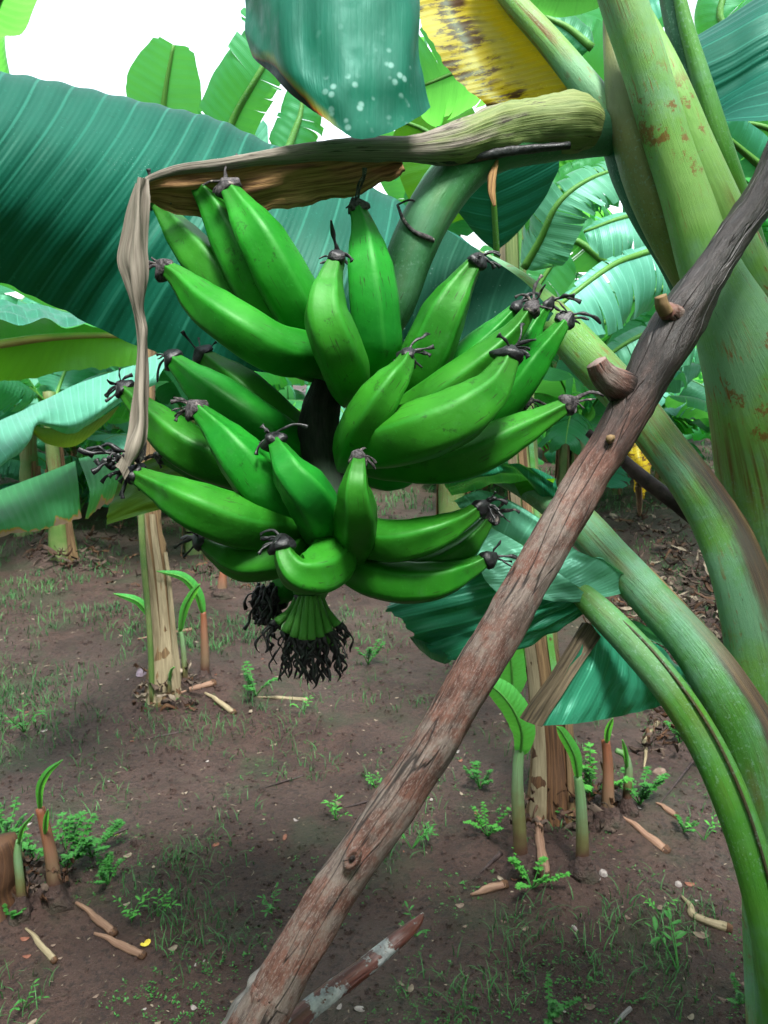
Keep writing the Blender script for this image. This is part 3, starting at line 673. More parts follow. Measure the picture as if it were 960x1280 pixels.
# leaf with scorched patches
sheet([[(160, 560, 3.0), (152, 590, 2.9), (146, 612, 2.88), (140, 628, 2.9)], [(132, 566, 2.9), (132, 590, 2.8), (132, 615, 2.77), (126, 634, 2.78)], [(98, 573, 2.8), (108, 600, 2.7), (112, 620, 2.66), (106, 650, 2.66)], ],
      'leaf', MT['burnt_leaf'], PLt, 30, 12, edge=.06, seed=4, label='torn end of the scorched leaf')
sheet([[(94, 576, 2.8), (98, 605, 2.7), (100, 630, 2.66), (102, 646, 2.66)], [(60, 590, 2.7), (68, 620, 2.6), (74, 642, 2.56), (76, 655, 2.56)], [(25, 603, 2.6), (35, 630, 2.5), (44, 652, 2.46), (48, 664, 2.46)], [(-10, 617, 2.5), (0, 640, 2.4), (8, 655, 2.36), (10, 668, 2.36)], [(-50, 640, 2.4), (-45, 660, 2.3), (-40, 675, 2.26), (-40, 685, 2.26)]],
      'leaf', MT['burnt_leaf'], PLt, 50, 14, edge=.06, seed=6, label='green leaf with tan scorched patches')

# ---------------------------------------------------------------- plant behind on the right (trunk beside the pole)
gR = G(692, 1012)
PRt = empty('banana_plant', gR, 'banana plant with a rotting brown trunk and sprouts right of the pole', 'banana plant', 'banana plants')
dR = depth(gR)
path = [gR-V((0, 0, .06)), P(690, 940, dR), P(684, 860, dR), P(674, 780, dR), P(660, 640, dR), P(648, 480, dR), P(640, 300, dR), P(640, 200, dR)]
rads = [.085, .062, .056, .052, .048, .045, .042, .036]
mb = MB(); mb.tube(path, rads, n=18, sub=6, bump=.16, seed=8, cap=True); mb.build('pseudostem', MT['part_green_trunk'], PRt)
for k_, (a0, w0, t0, t1, lf, mt) in enumerate(((-2.5, .5, 0.02, .95, .01, 'pale_stalk'), (-1.75, .32, .24, .8, .012, 'dry_trunk'), (-.7, .5, 0.03, .30, .02, 'dry_trunk'), (-3.3, .5, 0, .6, .015, 'dry_trunk'), (-1.2, .2, .3, 1, .012, 'stem_green'))):
    mb = MB()
    def fnn(u, v):
        t = t0+(t1-t0)*u; p = cr(path, t); r = crs(rads, t)*1.04+lf*.5*(abs(v-.5)*2)*(.3+u)
        a = a0+(v-.5)*w0*2*(1-.4*u); return p+V((math.cos(a)*r, math.sin(a)*r, 0))
    mb.grid(fnn, 24, 5); mb.build('dry_sheath', MT[mt], PRt)
leaf_c(PRt, [(622, 345, 1.95), (620, 300, 1.9), (617, 250, 1.85), (612, 195, 1.8), (606, 150, 1.8)], 88, 62, 'big_leaf', 21, 0, (.5, .5), wf=lambda u: min(1, .0+max(0, u-.18)*3.2)**.6, ribr=(5, 3), label='dark green leaf hanging behind the fruit stalk')
leaf_c(PRt, [(655, 335, 2.3), (675, 300, 2.25), (697, 255, 2.2), (735, 225, 2.2), (790, 205, 2.25)], 42, 46, 'pale_leaf', 22, 8, (.5, .6), face=(0, 0, .9), wf=full, label='glossy pale leaf catching the sky')
leaf_c(PRt, [(660, 300, 2.5), (690, 245, 2.5), (740, 215, 2.5), (770, 212, 2.6)], 40, 26, 'lit_leaf', 23, 3, wf=full)
leaf_c(PRt, [(900, 262, 2.6), (840, 262, 2.55), (780, 272, 2.5), (730, 290, 2.5)], 22, 48, 'pale_leaf', 24, 3, (.2, .8), face=(0, 0, 1.2), wf=full, label='pale leaf lying flat behind the main stem')
leaf_c(PRt, [(900, 285, 2.4), (850, 303, 2.35), (800, 318, 2.3), (760, 335, 2.25), (690, 388, 2.2)], 12, 72, 'pale_leaf', 25, 5, (.2, .5), face=(0, 0, .5), wf=full, ribr=(6, 3), label='broad teal leaf with a dark midrib')
leaf_c(PRt, [(880, 340, 3.0), (830, 360, 3.0), (780, 380, 3.0), (735, 425, 3.0)], 18, 22, 'lit_leaf', 26, 2, wf=full)
leaf_c(PRt, [(930, 400, 2.8), (870, 400, 2.75), (800, 420, 2.7), (745, 455, 2.7)], 16, 56, 'pale_leaf', 27, 6, (.2, .6), face=(0, 0, .7), wf=full)
leaf_c(PRt, [(760, 330, 2.8), (715, 300, 2.8), (690, 330, 2.8), (660, 380, 2.8)], 34, 34, 'lit_leaf', 28, 4, wf=full)
# small olive leaf and sprout leaf of the same clump

# more plants close behind on the right, filling the canopy up to the top edge
field_plant(G(905, 720)+V((.5, .3, 0)), 1.9, 12, 41, 'tall banana plant behind the main stem at the right edge', 'banana plants', L=1.7, W=.27, up=1.3, mats=('lit_leaf', 'field_leaf', 'lit_leaf'))
field_plant(V((.45, 4.9, H(.45, 4.9))), 2.3, 12, 43, 'tall banana plant rising behind the yellowing leaf', 'banana plants', L=1.8, W=.30, up=1.35, mats=('lit_leaf', 'lit_leaf', 'field_leaf'), skip=lambda a: 2.6 < a < 3.9)
field_plant(V((2.9, 5.6, H(2.9, 5.6))), 2.3, 11, 44, 'banana plant in the second row near the right edge', 'banana plants', L=1.8, W=.3, up=1.3, mats=('lit_leaf', 'field_leaf'))
field_plant(V((1.7, 7.2, H(1.7, 7.2))), 1.5, 9, 45, 'banana plant behind the fork of the pole', 'banana plants', L=1.5, W=.28)
field_plant(V((-2.9, 6.3, H(-2.9, 6.3))), 1.1, 9, 46, 'low banana plant behind the scorched leaf on the left', 'banana plants', L=1.4, W=.28)
field_plant(V((-1.35, 5.6, H(-1.35, 5.6))), 1.1, 8, 47, 'banana plant behind the leftmost fruits', 'banana plants', L=1.3, W=.26)
field_plant(V((-4.3, 8.0, H(-4.3, 8.0))), 1.2, 9, 48, 'banana plant beyond the left edge of the soil path', 'banana plants', L=1.4, W=.28)

# ---------------------------------------------------------------- the main banana plant
gM = V((.62, .98, 0)); gM.z = H(gM.x, gM.y)
MP = empty('banana_plant', gM, 'large banana plant bearing the fruit bunch at the right edge', 'banana plant', 'banana plants')
b_ = gM-V((0, 0, .06))
mb = MB(); mb.tube([b_, P(1090, 1500, 1.12), P(1075, 1150, 1.1), P(1050, 900, 1.08), P(1022, 740, 1.05), P(997, 620, 1.03), P(966, 520, 1.0), P(924, 420, .98), P(885, 333, .97), P(858, 248, .965), P(834, 177, .96), P(808, 90, .95), P(778, 0, .94), P(752, -80, .93)],
                   [.13]+[PX(r, 1.05) for r in (128, 122, 115, 108, 92, 72, 48, 33, 27.5, 25.5, 25, 25, 23)], n=40, sub=8, bump=.015, seed=2)
mb.build('pseudostem', MT['stem_pale'], MP)
part_tube('leaf_sheath', MT['stem_pale'], MP, [(806, 2, 1.0), (814, 30, 1.0), (838, 100, .99), (868, 180, .985), (900, 255, .985), (932, 330, 1.0), (965, 400, 1.02), (995, 470, 1.05)], [2, 9, 19, 23, 25, 28, 30, 30], n=20)
part_tube('leaf_stalk', MT['stem_teal'], MP, [(832, -40, 1.06), (845, 30, 1.06), (868, 110, 1.06), (893, 200, 1.06), (925, 290, 1.08), (958, 390, 1.1), (990, 500, 1.12)], [13, 14, 16, 17, 17, 16, 16], n=16)
part_tube('leaf_stalk', MT['stem_fresh'], MP, [(842, -40, 1.04), (857, 30, 1.04), (880, 110, 1.04), (907, 200, 1.04), (937, 290, 1.06), (966, 390, 1.08), (995, 500, 1.10)], [6, 9, 12, 14, 14, 14, 14], n=16)
part_tube('stalk_edge', MT['edge_yellow'], MP, [(852, 20, 1.035), (868, 70, 1.035), (889, 130, 1.03), (913, 200, 1.03), (940, 280, 1.05), (966, 370, 1.07)], [1.2, 2.2, 2.5, 2.5, 2.5, 2.5], n=8)
part_tube('leaf_sheath', MT['stem_olive'], MP, [(758, -30, 1.03), (768, 50, 1.02), (785, 130, 1.01), (808, 210, 1.01), (840, 280, 1.02), (880, 360, 1.04)], [4, 14, 26, 32, 34, 30], n=24, label='browned sheath around the fruit stalk')
part_tube('leaf_sheath', MT['stem_teal'], MP, [(770, 165, 1.05), (795, 205, 1.05), (825, 262, 1.05), (858, 320, 1.05), (890, 400, 1.06)], [22, 34, 36, 34, 30], n=24)
# stalks fanning down to the foot on the right
part_tube('leaf_stalk', MT['stem_side'], MP, [(590, 322, 1.16), (640, 352, 1.12), (688, 397, 1.09), (735, 447, 1.06), (785, 500, 1.04), (832, 560, 1.02), (868, 608, 1.01), (900, 662, 1.0), (930, 735, .98), (955, 840, .98), (982, 1000, .98), (992, 1200, .99), (1002, 1450, 1.0)],
          [12, 17, 23, 26, 26, 26, 28, 31, 36, 43, 54, 58, 58], n=28, sub=10, ell=.75)
part_tube('leaf_stalk', MT['stem_side2'], MP, [(600, 590, 1.16), (650, 607, 1.12), (712, 643, 1.08), (767, 700, 1.03), (818, 753, .99), (867, 808, .95), (903, 860, .92), (936, 925, .91), (962, 1020, .91), (984, 1150, .91), (1000, 1400, .95)],
          [6, 13, 23, 25, 26, 29, 34, 40, 44, 44, 44], n=28, sub=10, ell=.75)
part_tube('leaf_stalk', MT['stem_fresh'], MP, [(590, 642, 1.1), (613, 659, 1.08), (655, 684, 1.04), (692, 711, 1.01), (742, 757, .97), (792, 808, .94), (838, 862, .91), (880, 927, .89), (915, 1002, .87), (944, 1090, .86), (965, 1190, .86), (978, 1300, .88), (985, 1450, .92)],
          [4, 5, 7, 8, 17, 20, 21, 22, 23, 23, 22, 22, 22], n=24, sub=10, ell=.8)
part_tube('stalk_edge', MT['dark_line'], MP, [(757, 757, .955), (806, 803, .925), (852, 858, .893), (893, 920, .872), (928, 995, .852), (956, 1080, .842), (976, 1170, .842)], [1.2, 2, 2, 2.2, 2.2, 2, 1.5], n=8)
part_tube('stalk_edge', MT['dry_rim'], MP, [(702, 392, 1.08), (760, 450, 1.05), (812, 503, 1.03), (855, 552, 1.01), (892, 598, 1.0), (928, 650, .985), (962, 720, .97)], [1.5, 2, 2.5, 3, 3.5, 4, 5], n=10, bump=.4)
part_tube('stalk_edge', MT['dry_rim'], MP, [(730, 635, 1.06), (786, 688, 1.02), (838, 738, .98), (888, 792, .94), (925, 845, .91), (958, 905, .90)], [1.2, 2, 2.2, 2.6, 3, 3.5], n=10, bump=.4)
# stalk of the yellowing leaf and its blade
part_tube('leaf_stalk', MT['stem_pale'], MP, [(605, -50, 1.12), (640, 0, 1.1), (683, 48, 1.08), (722, 95, 1.06), (755, 138, 1.04), (775, 170, 1.03)], [12, 14, 16, 18, 20, 20], n=18)
sheet([[(730, 128, 1.07), (700, 132, 1.10), (665, 135, 1.13), (622, 142, 1.15)], [(695, 78, 1.09), (660, 86, 1.12), (620, 98, 1.14), (580, 108, 1.14)], [(662, 40, 1.1), (630, 46, 1.13), (590, 55, 1.15), (545, 66, 1.14)],
       [(635, 5, 1.11), (605, 8, 1.14), (565, 12, 1.16), (524, 20, 1.15)], [(600, -45, 1.13), (575, -42, 1.15), (540, -38, 1.17), (510, -30, 1.16)], [(565, -90, 1.15), (540, -88, 1.17), (510, -85, 1.19), (490, -80, 1.18)]],
      'leaf', MT['yellow_leaf'], MP, 70, 20, edge=.04, seed=12, amp=.006, label='yellowing old leaf with brown scorch marks')
# the big leaf behind the fruits
rows = []
RB = [(712, 392, 1.10, 695, 402), (680, 372, 1.13, 680, 402), (620, 328, 1.17, 615, 428), (545, 282, 1.2, 520, 440), (470, 240, 1.22, 410, 468), (400, 210, 1.22, 300, 464), (330, 180, 1.2, 200, 440), (270, 152, 1.17, 110, 405), (215, 138, 1.13, 50, 377), (140, 121, 1.08, -20, 345), (60, 103, 1.03, -90, 325), (-20, 90, .98, -160, 315), (-120, 85, .93, -230, 310)]
for rx, ry, d, ex, ey in RB:
    row = [(rx-15, ry+60, d+.22), (rx+4, ry+7, d+.08), (rx, ry, d)]
    for f, g_, dd in ((.14, .11, -.06), (.32, .28, -.115), (.6, .58, -.15), (.82, .82, -.15), (1, 1, -.14)):
        row.append((rx+(ex-rx)*g_, ry+(ey-ry)*f, d+dd*min(1, abs(ey-ry)/200)))
    rows.append(row)
sheet(rows, 'leaf', MT['big_leaf'], MP, 260, 26, ripple=.0012, per=.040, edge=.015, seed=5, label='large dark teal leaf behind the fruits')
# pale spray-marked leaf end by the right-hand fruits
sheet([[(692, 392, 1.05), (688, 397, 1.05), (686, 401, 1.05)], [(655, 352, 1.06), (642, 380, 1.05), (628, 418, 1.04)], [(600, 314, 1.08), (585, 355, 1.06), (572, 428, 1.04)], [(553, 284, 1.09), (534, 335, 1.07), (520, 438, 1.05)], [(525, 262, 1.1), (508, 320, 1.08), (495, 440, 1.06)]],
      'leaf', MT['dusty_leaf'], MP, 60, 14, edge=.02, seed=15, label='dark leaf end speckled with white spray')
# hanging leaf at the top with a burnt notch
def m_top():
    m = M('top_leaf_burnt'); u, v = m.uv(); un, vn = m.uv('NormUV')
    big = m.noise(m.vec(m.math('MULTIPLY', un, 5.0), m.math('MULTIPLY', vn, 1.6)), 1.0, 4)
    st = m.noise(m.vec(m.math('MULTIPLY', u, 260.0), m.math('MULTIPLY', v, 9.0)), 1.0, 3)
    col = m.mix(m.rng(big, .35, .65), (.003, .075, .05), (.010, .13, .085))
    col = m.mix(m.math('MULTIPLY', m.rng(st, .4, .7), .2), col, (.03, .17, .12))
    vo = m.n('ShaderNodeTexVoronoi', {'Vector': m.obj(), 'Scale': 90.0}).outputs['Distance']
    dr = m.math('MULTIPLY', m.math('MULTIPLY', m.rng(vo, .4, .15), m.rng(m.noise(m.obj(), 22.0, 4), .48, .62)), m.math('MULTIPLY', m.rng(vn, .4, .7), m.rng(un, .4, .6)))
    col = m.mix(m.math('MULTIPLY', dr, .6), col, (.35, .6, .55))
    du = m.math('ABSOLUTE', m.math('SUBTRACT', un, .2))
    e = m.math('ADD', m.math('ADD', m.math('MULTIPLY', m.math('SUBTRACT', 1.0, vn), 1.0), m.math('MULTIPLY', du, .85)), m.math('MULTIPLY', m.math('SUBTRACT', m.noise(m.obj(), 30.0, 4), .5), .12))
    col = m.mix(m.rng(e, .36, .22), col, (.22, .20, .02)); col = m.mix(m.rng(e, .25, .20), col, (.30, .09, .012)); col = m.mix(m.rng(e, .215, .17), col, (.012, .008, .008))
    tc = m.mix(m.rng(e, .30, .2), (.05, .3, .08), (.02, .01, .005))
    return m.out(col, m.rng(m.noise(m.obj(), 40.0, 4), .3, .7, .38, .6), m.bump(m.math('ADD', m.math('MULTIPLY', st, .5), m.math('MULTIPLY', big, 3.0)), .35, .002), .3, tc, .2, tint=(.42, 1.0, .85))
MT['top_leaf_burnt'] = m_top()
sheet([[(312, -120, .92), (307, -20, .9), (308, 40, .89), (316, 72, .885)], [(335, -120, .87), (332, -20, .85), (334, 60, .84), (345, 98, .84)], [(365, -120, .84), (362, -20, .82), (364, 80, .81), (385, 133, .81)], [(400, -120, .83), (400, -20, .81), (402, 90, .80), (412, 152, .80)],
       [(450, -120, .83), (450, -20, .81), (450, 95, .80), (448, 173, .80)], [(500, -120, .84), (500, -20, .82), (500, 85, .81), (500, 160, .81)], [(524, -120, .87), (524, -20, .85), (526, 70, .84), (538, 134, .84)]],
      'leaf', MT['top_leaf_burnt'], MP, 60, 40, amp=.006, edge=.012, seed=31, label='hanging leaf tip with a black burnt notch')
# right-hand leaf
sheet([[(862, 50, 1.5), (905, 24, 1.48), (962, -12, 1.46), (1060, -60, 1.45)], [(864, 62, 1.42), (910, 38, 1.4), (965, 8, 1.38), (1060, -30, 1.38)], [(872, 95, 1.40), (915, 75, 1.38), (968, 45, 1.36), (1060, 10, 1.36)], [(882, 130, 1.40), (920, 108, 1.38), (968, 80, 1.36), (1060, 40, 1.36)], [(889, 148, 1.38), (925, 125, 1.33), (968, 110, 1.3), (1060, 80, 1.3)], [(890, 152, 1.34), (925, 152, 1.27), (970, 150, 1.23), (1060, 130, 1.2)]],
      'leaf', MT['big_leaf'], MP, 50, 30, ripple=.0012, per=.03, seed=18, label='dark ribbed leaf at the upper right edge')
leaf_c(MP, [(960, 215, 1.7), (930, 190, 1.68), (905, 168, 1.66), (890, 150, 1.66)], 30, 34, 'field_leaf', 51, 2, wf=full)
leaf_c(MP, [(1010, 190, 1.8), (985, 170, 1.8), (940, 155, 1.8), (900, 155, 1.8)], 20, 44, 'lit_leaf', 52, 2, wf=full)
# bright leaves in the gaps behind the top of the plant
leaf_c(PRt, [(760, 130, 2.2), (690, 90, 2.2), (620, 75, 2.2), (520, 110, 2.2)], 70, 80, 'lit_leaf', 53, 2, wf=full, face=(0, 0, -.5), label='bright leaf behind the yellowing one')
leaf_c(PRt, [(600, 260, 2.4), (560, 220, 2.4), (540, 170, 2.4), (500, 150, 2.4)], 60, 60, 'under_leaf', 54, 0, wf=full)
leaf_c(PRt, [(770, 140, 2.6), (735, 90, 2.6), (715, 50, 2.6), (740, -20, 2.6)], 48, 38, 'lit_leaf', 55, 4, wf=full)
leaf_c(PRt, [(740, 60, 2.0), (710, 35, 2.0), (680, 20, 2.0), (640, -10, 2.0)], 36, 36, 'field_leaf', 56, 3, wf=full, face=(0, 0, .8))
leaf_c(MP, [(790, -40, 1.2), (740, -14, 1.2), (700, -6, 1.2), (650, -20, 1.2)], 24, 24, 'lit_leaf', 57, 0, wf=full)
leaf_c(PRt, [(930, 60, 2.4), (900, 20, 2.4), (920, -30, 2.4), (960, -60, 2.4)], 50, 40, 'lit_leaf', 58, 1, wf=full)
# the low leaves
sheet([[(744, 754, .985), (715, 778, .99), (685, 795, 1.0), (640, 815, 1.0)], [(732, 745, .99), (690, 762, .985), (632, 792, .98), (566, 824, .99)], [(714, 730, 1.0), (660, 748, .99), (590, 776, .98), (512, 796, 1.0)]],
      'leaf', MT['low_leaf'], MP, 30, 30, amp=.012, ripple=.0015, per=.02, seed=41, edge=.02, label='torn leaf strip hanging under the pole')
sheet([[(512, 796, 1.0), (516, 802, 1.01), (524, 812, 1.03)], [(540, 806, .99), (540, 816, 1.0), (540, 824, 1.02)], [(566, 824, .99), (562, 828, 1.0), (556, 830, 1.01)]], 'leaf', MT['low_leaf'], MP, 12, 8)
sheet([[(712, 728, 1.01), (660, 750, 1.01), (600, 778, 1.01), (522, 797, 1.02)], [(690, 710, 1.02), (645, 724, 1.02), (580, 742, 1.02), (488, 764, 1.03)], [(660, 690, 1.03), (615, 705, 1.03), (560, 728, 1.04), (486, 758, 1.05)], [(625, 665, 1.05), (590, 688, 1.06), (550, 715, 1.07), (500, 748, 1.08)]],
      'leaf', MT['low_leaf'], MP, 40, 24, amp=.008, ripple=.0015, per=.02, seed=43, edge=.04)
sheet([[(744, 752, .965), (700, 752, .975), (650, 747, .97)], [(716, 730, .975), (670, 738, .98), (625, 742, .975)], [(690, 709, .985), (650, 722, .985), (606, 724, .98)], [(655, 682, 1.0), (622, 695, 1.0), (596, 706, .99)], [(613, 657, 1.03), (590, 672, 1.02), (575, 684, 1.01)], [(590, 640, 1.06), (560, 655, 1.05), (550, 665, 1.04)]],
      'leaf', MT['pale_leaf'], MP, 50, 16, amp=.005, seed=44, label='leaf face beside the pole with its wet sheen painted pale')  # pale leaf colour stands in for the wet sky sheen
sheet([[(740, 748, .97), (765, 745, .99), (790, 738, 1.02), (803, 735, 1.03)], [(714, 728, .98), (735, 718, .98), (755, 704, .98), (758, 702, .98)], [(690, 709, .99), (705, 700, .99), (716, 692, .99), (722, 689, .99)], [(655, 682, 1.01), (664, 668, 1.0), (674, 656, 1.0), (678, 650, 1.0)], [(613, 657, 1.04), (614, 640, 1.03), (612, 622, 1.03), (608, 614, 1.03)], [(590, 640, 1.07), (580, 636, 1.06), (570, 630, 1.06), (562, 628, 1.06)]],
      'leaf', MT['pale_leaf'], MP, 50, 12, amp=.005, seed=45)  # upper half of that leaf, sheen painted with the same pale colour
sheet([[(700, 640, 1.09), (697, 622, 1.08), (694, 598, 1.07)], [(672, 618, 1.1), (668, 600, 1.07), (662, 583, 1.06)], [(645, 604, 1.12), (640, 592, 1.08), (634, 580, 1.07)], [(610, 606, 1.13), (605, 596, 1.09), (600, 588, 1.08)], [(565, 618, 1.14), (560, 612, 1.12), (555, 605, 1.1)]],
      'leaf', MT['low_leaf'], MP, 40, 10, amp=.008, seed=46, label='small glossy leaf curling under the fruits')
sheet([[(643, 605, 1.10), (660, 600, 1.08), (694, 598, 1.06)], [(655, 625, 1.11), (668, 618, 1.1), (690, 610, 1.08)], [(676, 640, 1.10), (682, 632, 1.09), (690, 622, 1.08)]], 'leaf', MT['under_leaf'], MP, 14, 8)
# folded leaf with a dead brown side
sheet([[(742, 778, 1.0), (715, 830, .97), (677, 907, .96)], [(760, 775, 1.02), (748, 840, .98), (715, 905, .96)], [(785, 785, 1.04), (780, 845, 1.0), (760, 899, .98)], [(815, 800, 1.06), (818, 850, 1.03), (808, 888, 1.02)], [(845, 828, 1.08), (852, 848, 1.06), (850, 870, 1.05)], [(858, 845, 1.1), (866, 855, 1.09), (872, 863, 1.08)]],
      'leaf', MT['low_leaf'], MP, 60, 18, amp=.008, ripple=.001, per=.02, seed=47, label='folded dark green leaf under the lowest stalk')
sheet([[(748, 768, 1.02), (790, 790, 1.05), (812, 800, 1.06)], [(770, 770, 1.03), (810, 792, 1.06), (840, 812, 1.08)], [(800, 778, 1.04), (835, 800, 1.07), (856, 820, 1.1)]], 'leaf', MT['pale_leaf'], MP, 20, 10, label='pale upper fold of the low leaf')
sheet([[(728, 778, 1.0), (692, 836, .985), (649, 897, .98)], [(738, 780, .99), (703, 838, .975), (660, 903, .965)], [(751, 796, .985), (716, 848, .965), (678, 909, .955)]], 'dead_leaf_side', MT['dead_leaf'], MP, 16, 24, amp=.003, ripple=.0006, per=.008, seed=48, label='dead brown side of the folded leaf')
# olive leaf tip hanging left of the fruits
sheet([[(262, 575, 1.25), (215, 568, 1.25), (178, 578, 1.25), (150, 600, 1.25)], [(270, 600, 1.24), (225, 600, 1.23), (180, 615, 1.22), (135, 640, 1.22)], [(280, 625, 1.24), (235, 628, 1.23), (195, 638, 1.22), (133, 656, 1.22)]],
      'leaf', MT['dull_leaf'], MP, 24, 20, amp=.006, seed=49, label='olive leaf tip hanging left of the fruits')

# ---------------------------------------------------------------- the fruit bunch
BU = empty('banana_bunch', P(400, 560, .93), 'hanging bunch of unripe green plantains with withered black tips', 'banana bunch')
part_tube('fruit_stalk', MT['stalk_green'], BU, [(762, 166, 1.04), (700, 172, 1.0), (640, 182, .97), (600, 196, .96), (566, 224, .95), (536, 268, .94), (512, 320, .94), (492, 380, .95), (462, 430, .96), (436, 475, .96)], [27, 27, 27, 29, 31, 30, 29, 27, 24, 22], n=24, sub=6, bump=.02)
part_tube('fruit_stalk', MT['peel'], BU, [(440, 440, .96), (412, 480, .95), (400, 530, .945), (408, 590, .94), (418, 640, .94), (405, 690, .935), (388, 742, .93)], [22, 24, 25, 24, 25, 24, 20], n=20, sub=8, bump=.22, seed=6, label='blackened peeling lower stalk')
part_tube('fruit_stalk', MT['stem_fresh'], BU, [(408, 690, .92), (392, 720, .915), (386, 746, .912)], [24, 28, 20], n=20)
mb = MB(); mb.tube(PP([(386, 744, .912), (386, 750, .912)]), [PX(19, .91), PX(18.5, .91)], n=20); mb.build('stalk_ring', MT['blackened'], BU)
# scar ring with a dried thread where a bract fell off
mb = MB()
mb.tube(PP([(497, 256, .925), (505, 275, .915), (518, 290, .91), (535, 298, .915), (543, 302, .925)]), [PX(r, .92) for r in (1.5, 2.5, 3, 4, 2)], n=8, bump=.4)
mb.tube(PP([(497, 256, .925), (512, 250, .92), (524, 254, .92)]), [PX(1.2, .92)]*3, n=6, bump=.4)
mb.build('bract_scar', MT['withered'], BU)

def banana(pts, r, seed, tipdir=None, wk=1, neck=.34, d_add=0):
    """pts base->tip (px,py,d), r = largest half width in photo pixels"""
    rr = random.Random(seed)
    c = PP([(x, y, d+d_add) for x, y, d in pts]); k = len(c)
    dm = sum(q[2] for q in pts)/k; Rm = PX(r, dm)
    prof = [(0, .30), (.05, .42), (.13, .70), (.24, .90), (.38, 1.0), (.55, .99), (.70, .88), (.81, .69), (.89, .50), (.945, .40), (.98, neck), (1.0, neck*.9)]
    def rad(t):
        for (a, x), (b, y) in zip(prof, prof[1:]):
            if t <= b: f = (t-a)/(b-a); return Rm*(x+(y-x)*(f*f*(3-2*f)*.4+f*.6))
        return Rm*neck
    n = 30; N = 46
    mb = MB(); b = 0
    cs = [cr(c, i/N) for i in range(N+1)]
    # arc-length re-parameterise
    L = [0]
    for i in range(N): L.append(L[-1]+(cs[i+1]-cs[i]).length)
    T = [(cs[min(i+1, N)]-cs[max(i-1, 0)]).normalized() for i in range(N+1)]
    up = V((0, -1, .3)); up = (up-T[0]*up.dot(T[0])).normalized()
    ph = rr.uniform(0, 6.28); wb = rr.uniform(.02, .05)
    for i in range(N+1):
        t = L[i]/L[-1]; up = (up-T[i]*up.dot(T[i])).normalized(); s_ = T[i].cross(up); R0 = rad(t)*.97
        for j in range(n):
            a = 2*math.pi*j/n
            # four to five softly raised edges, sharper on the outer side and towards the neck
            c5 = abs(math.cos(2.5*a)); ridge = .12*(c5**3-.42)+.025*math.cos(3*(a+ph)+1)+.04*c5**14
            ridge *= .55+1.0*sm(.45, .9, t)+.4*sm(.3, 0, t)
            q = R0*(1+ridge+wb*noise.noise(V((math.cos(a)+seed, math.sin(a), t*4))))
            mb.v.append(cs[i]+up*(math.cos(a)*q)+s_*(math.sin(a)*q))
    for i in range(N):
        for j in range(n):
            j2 = (j+1) % n; a0, a1 = L[i]/L[-1], L[i+1]/L[-1]
            mb.face([i*n+j, i*n+j2, (i+1)*n+j2, (i+1)*n+j], [(L[i], j*Rm*.2), (L[i], (j+1)*Rm*.2), (L[i+1], (j+1)*Rm*.2), (L[i+1], j*Rm*.2)], [(a0, j/n), (a0, (j+1)/n), (a1, (j+1)/n), (a1, j/n)])
    for i, s_ in ((0, -1), (N, 1)):
        cc = len(mb.v); mb.v.append(cs[i]+T[i]*s_*.002)
        for j in range(n):
            q = [i*n+j, i*n+(j+1) % n, cc]
            if s_ < 0: q.reverse()
            mb.face(q, [(0, 0)]*3, [(i/N, 0)]*3)
    o = mb.build('banana', MT['banana'], BU)
    # withered flower remains
    e = cs[N]; t = T[N]; rn = Rm*neck*1.12
    mw = MB()
    mw.tube([e-t*.004, e+t*.002, e+t*.008, e+t*.014], [rn*1.0, rn*1.08, rn*.75, rn*.3], n=14, sub=4, bump=.75, seed=seed*3)
    td = V(tipdir) if tipdir else V((rr.uniform(-1, 1), rr.uniform(-.6, .2), rr.uniform(-1, .6)))
    for q in range(wk+3):
        d = (t*.7+V((rr.uniform(-1, 1), rr.uniform(-1, .2), rr.uniform(-1, .3)))*.9).normalized() if q else (t*.5+td).normalized()
        p = e+t*.008; pl = [p]; rl = [PX(3.2, .85)*(1 if q else 1.1)]
        ln = rr.uniform(.026, .042) if q == 0 else rr.uniform(.014, .030)
        for z in range(5):
            d = (d+V((rr.uniform(-.7, .7), rr.uniform(-.5, .5), rr.uniform(-.9, .35)))*.55).normalized(); p = p+d*ln/5
            pl.append(p); rl.append(PX(rr.uniform(1.1, 2.6), .85))
        rl[-1] = PX(1.2 if rr.random() < .5 else 3.2, .85)
        mw.tube(pl, [x*(1.0 if q < wk else .7) for x in rl], n=8, sub=4, bump=.7, seed=seed+q, ell=.4)
    mw.build('withered_tip', MT['blackened' if rr.random() < .45 else 'withered'], o)
    return o
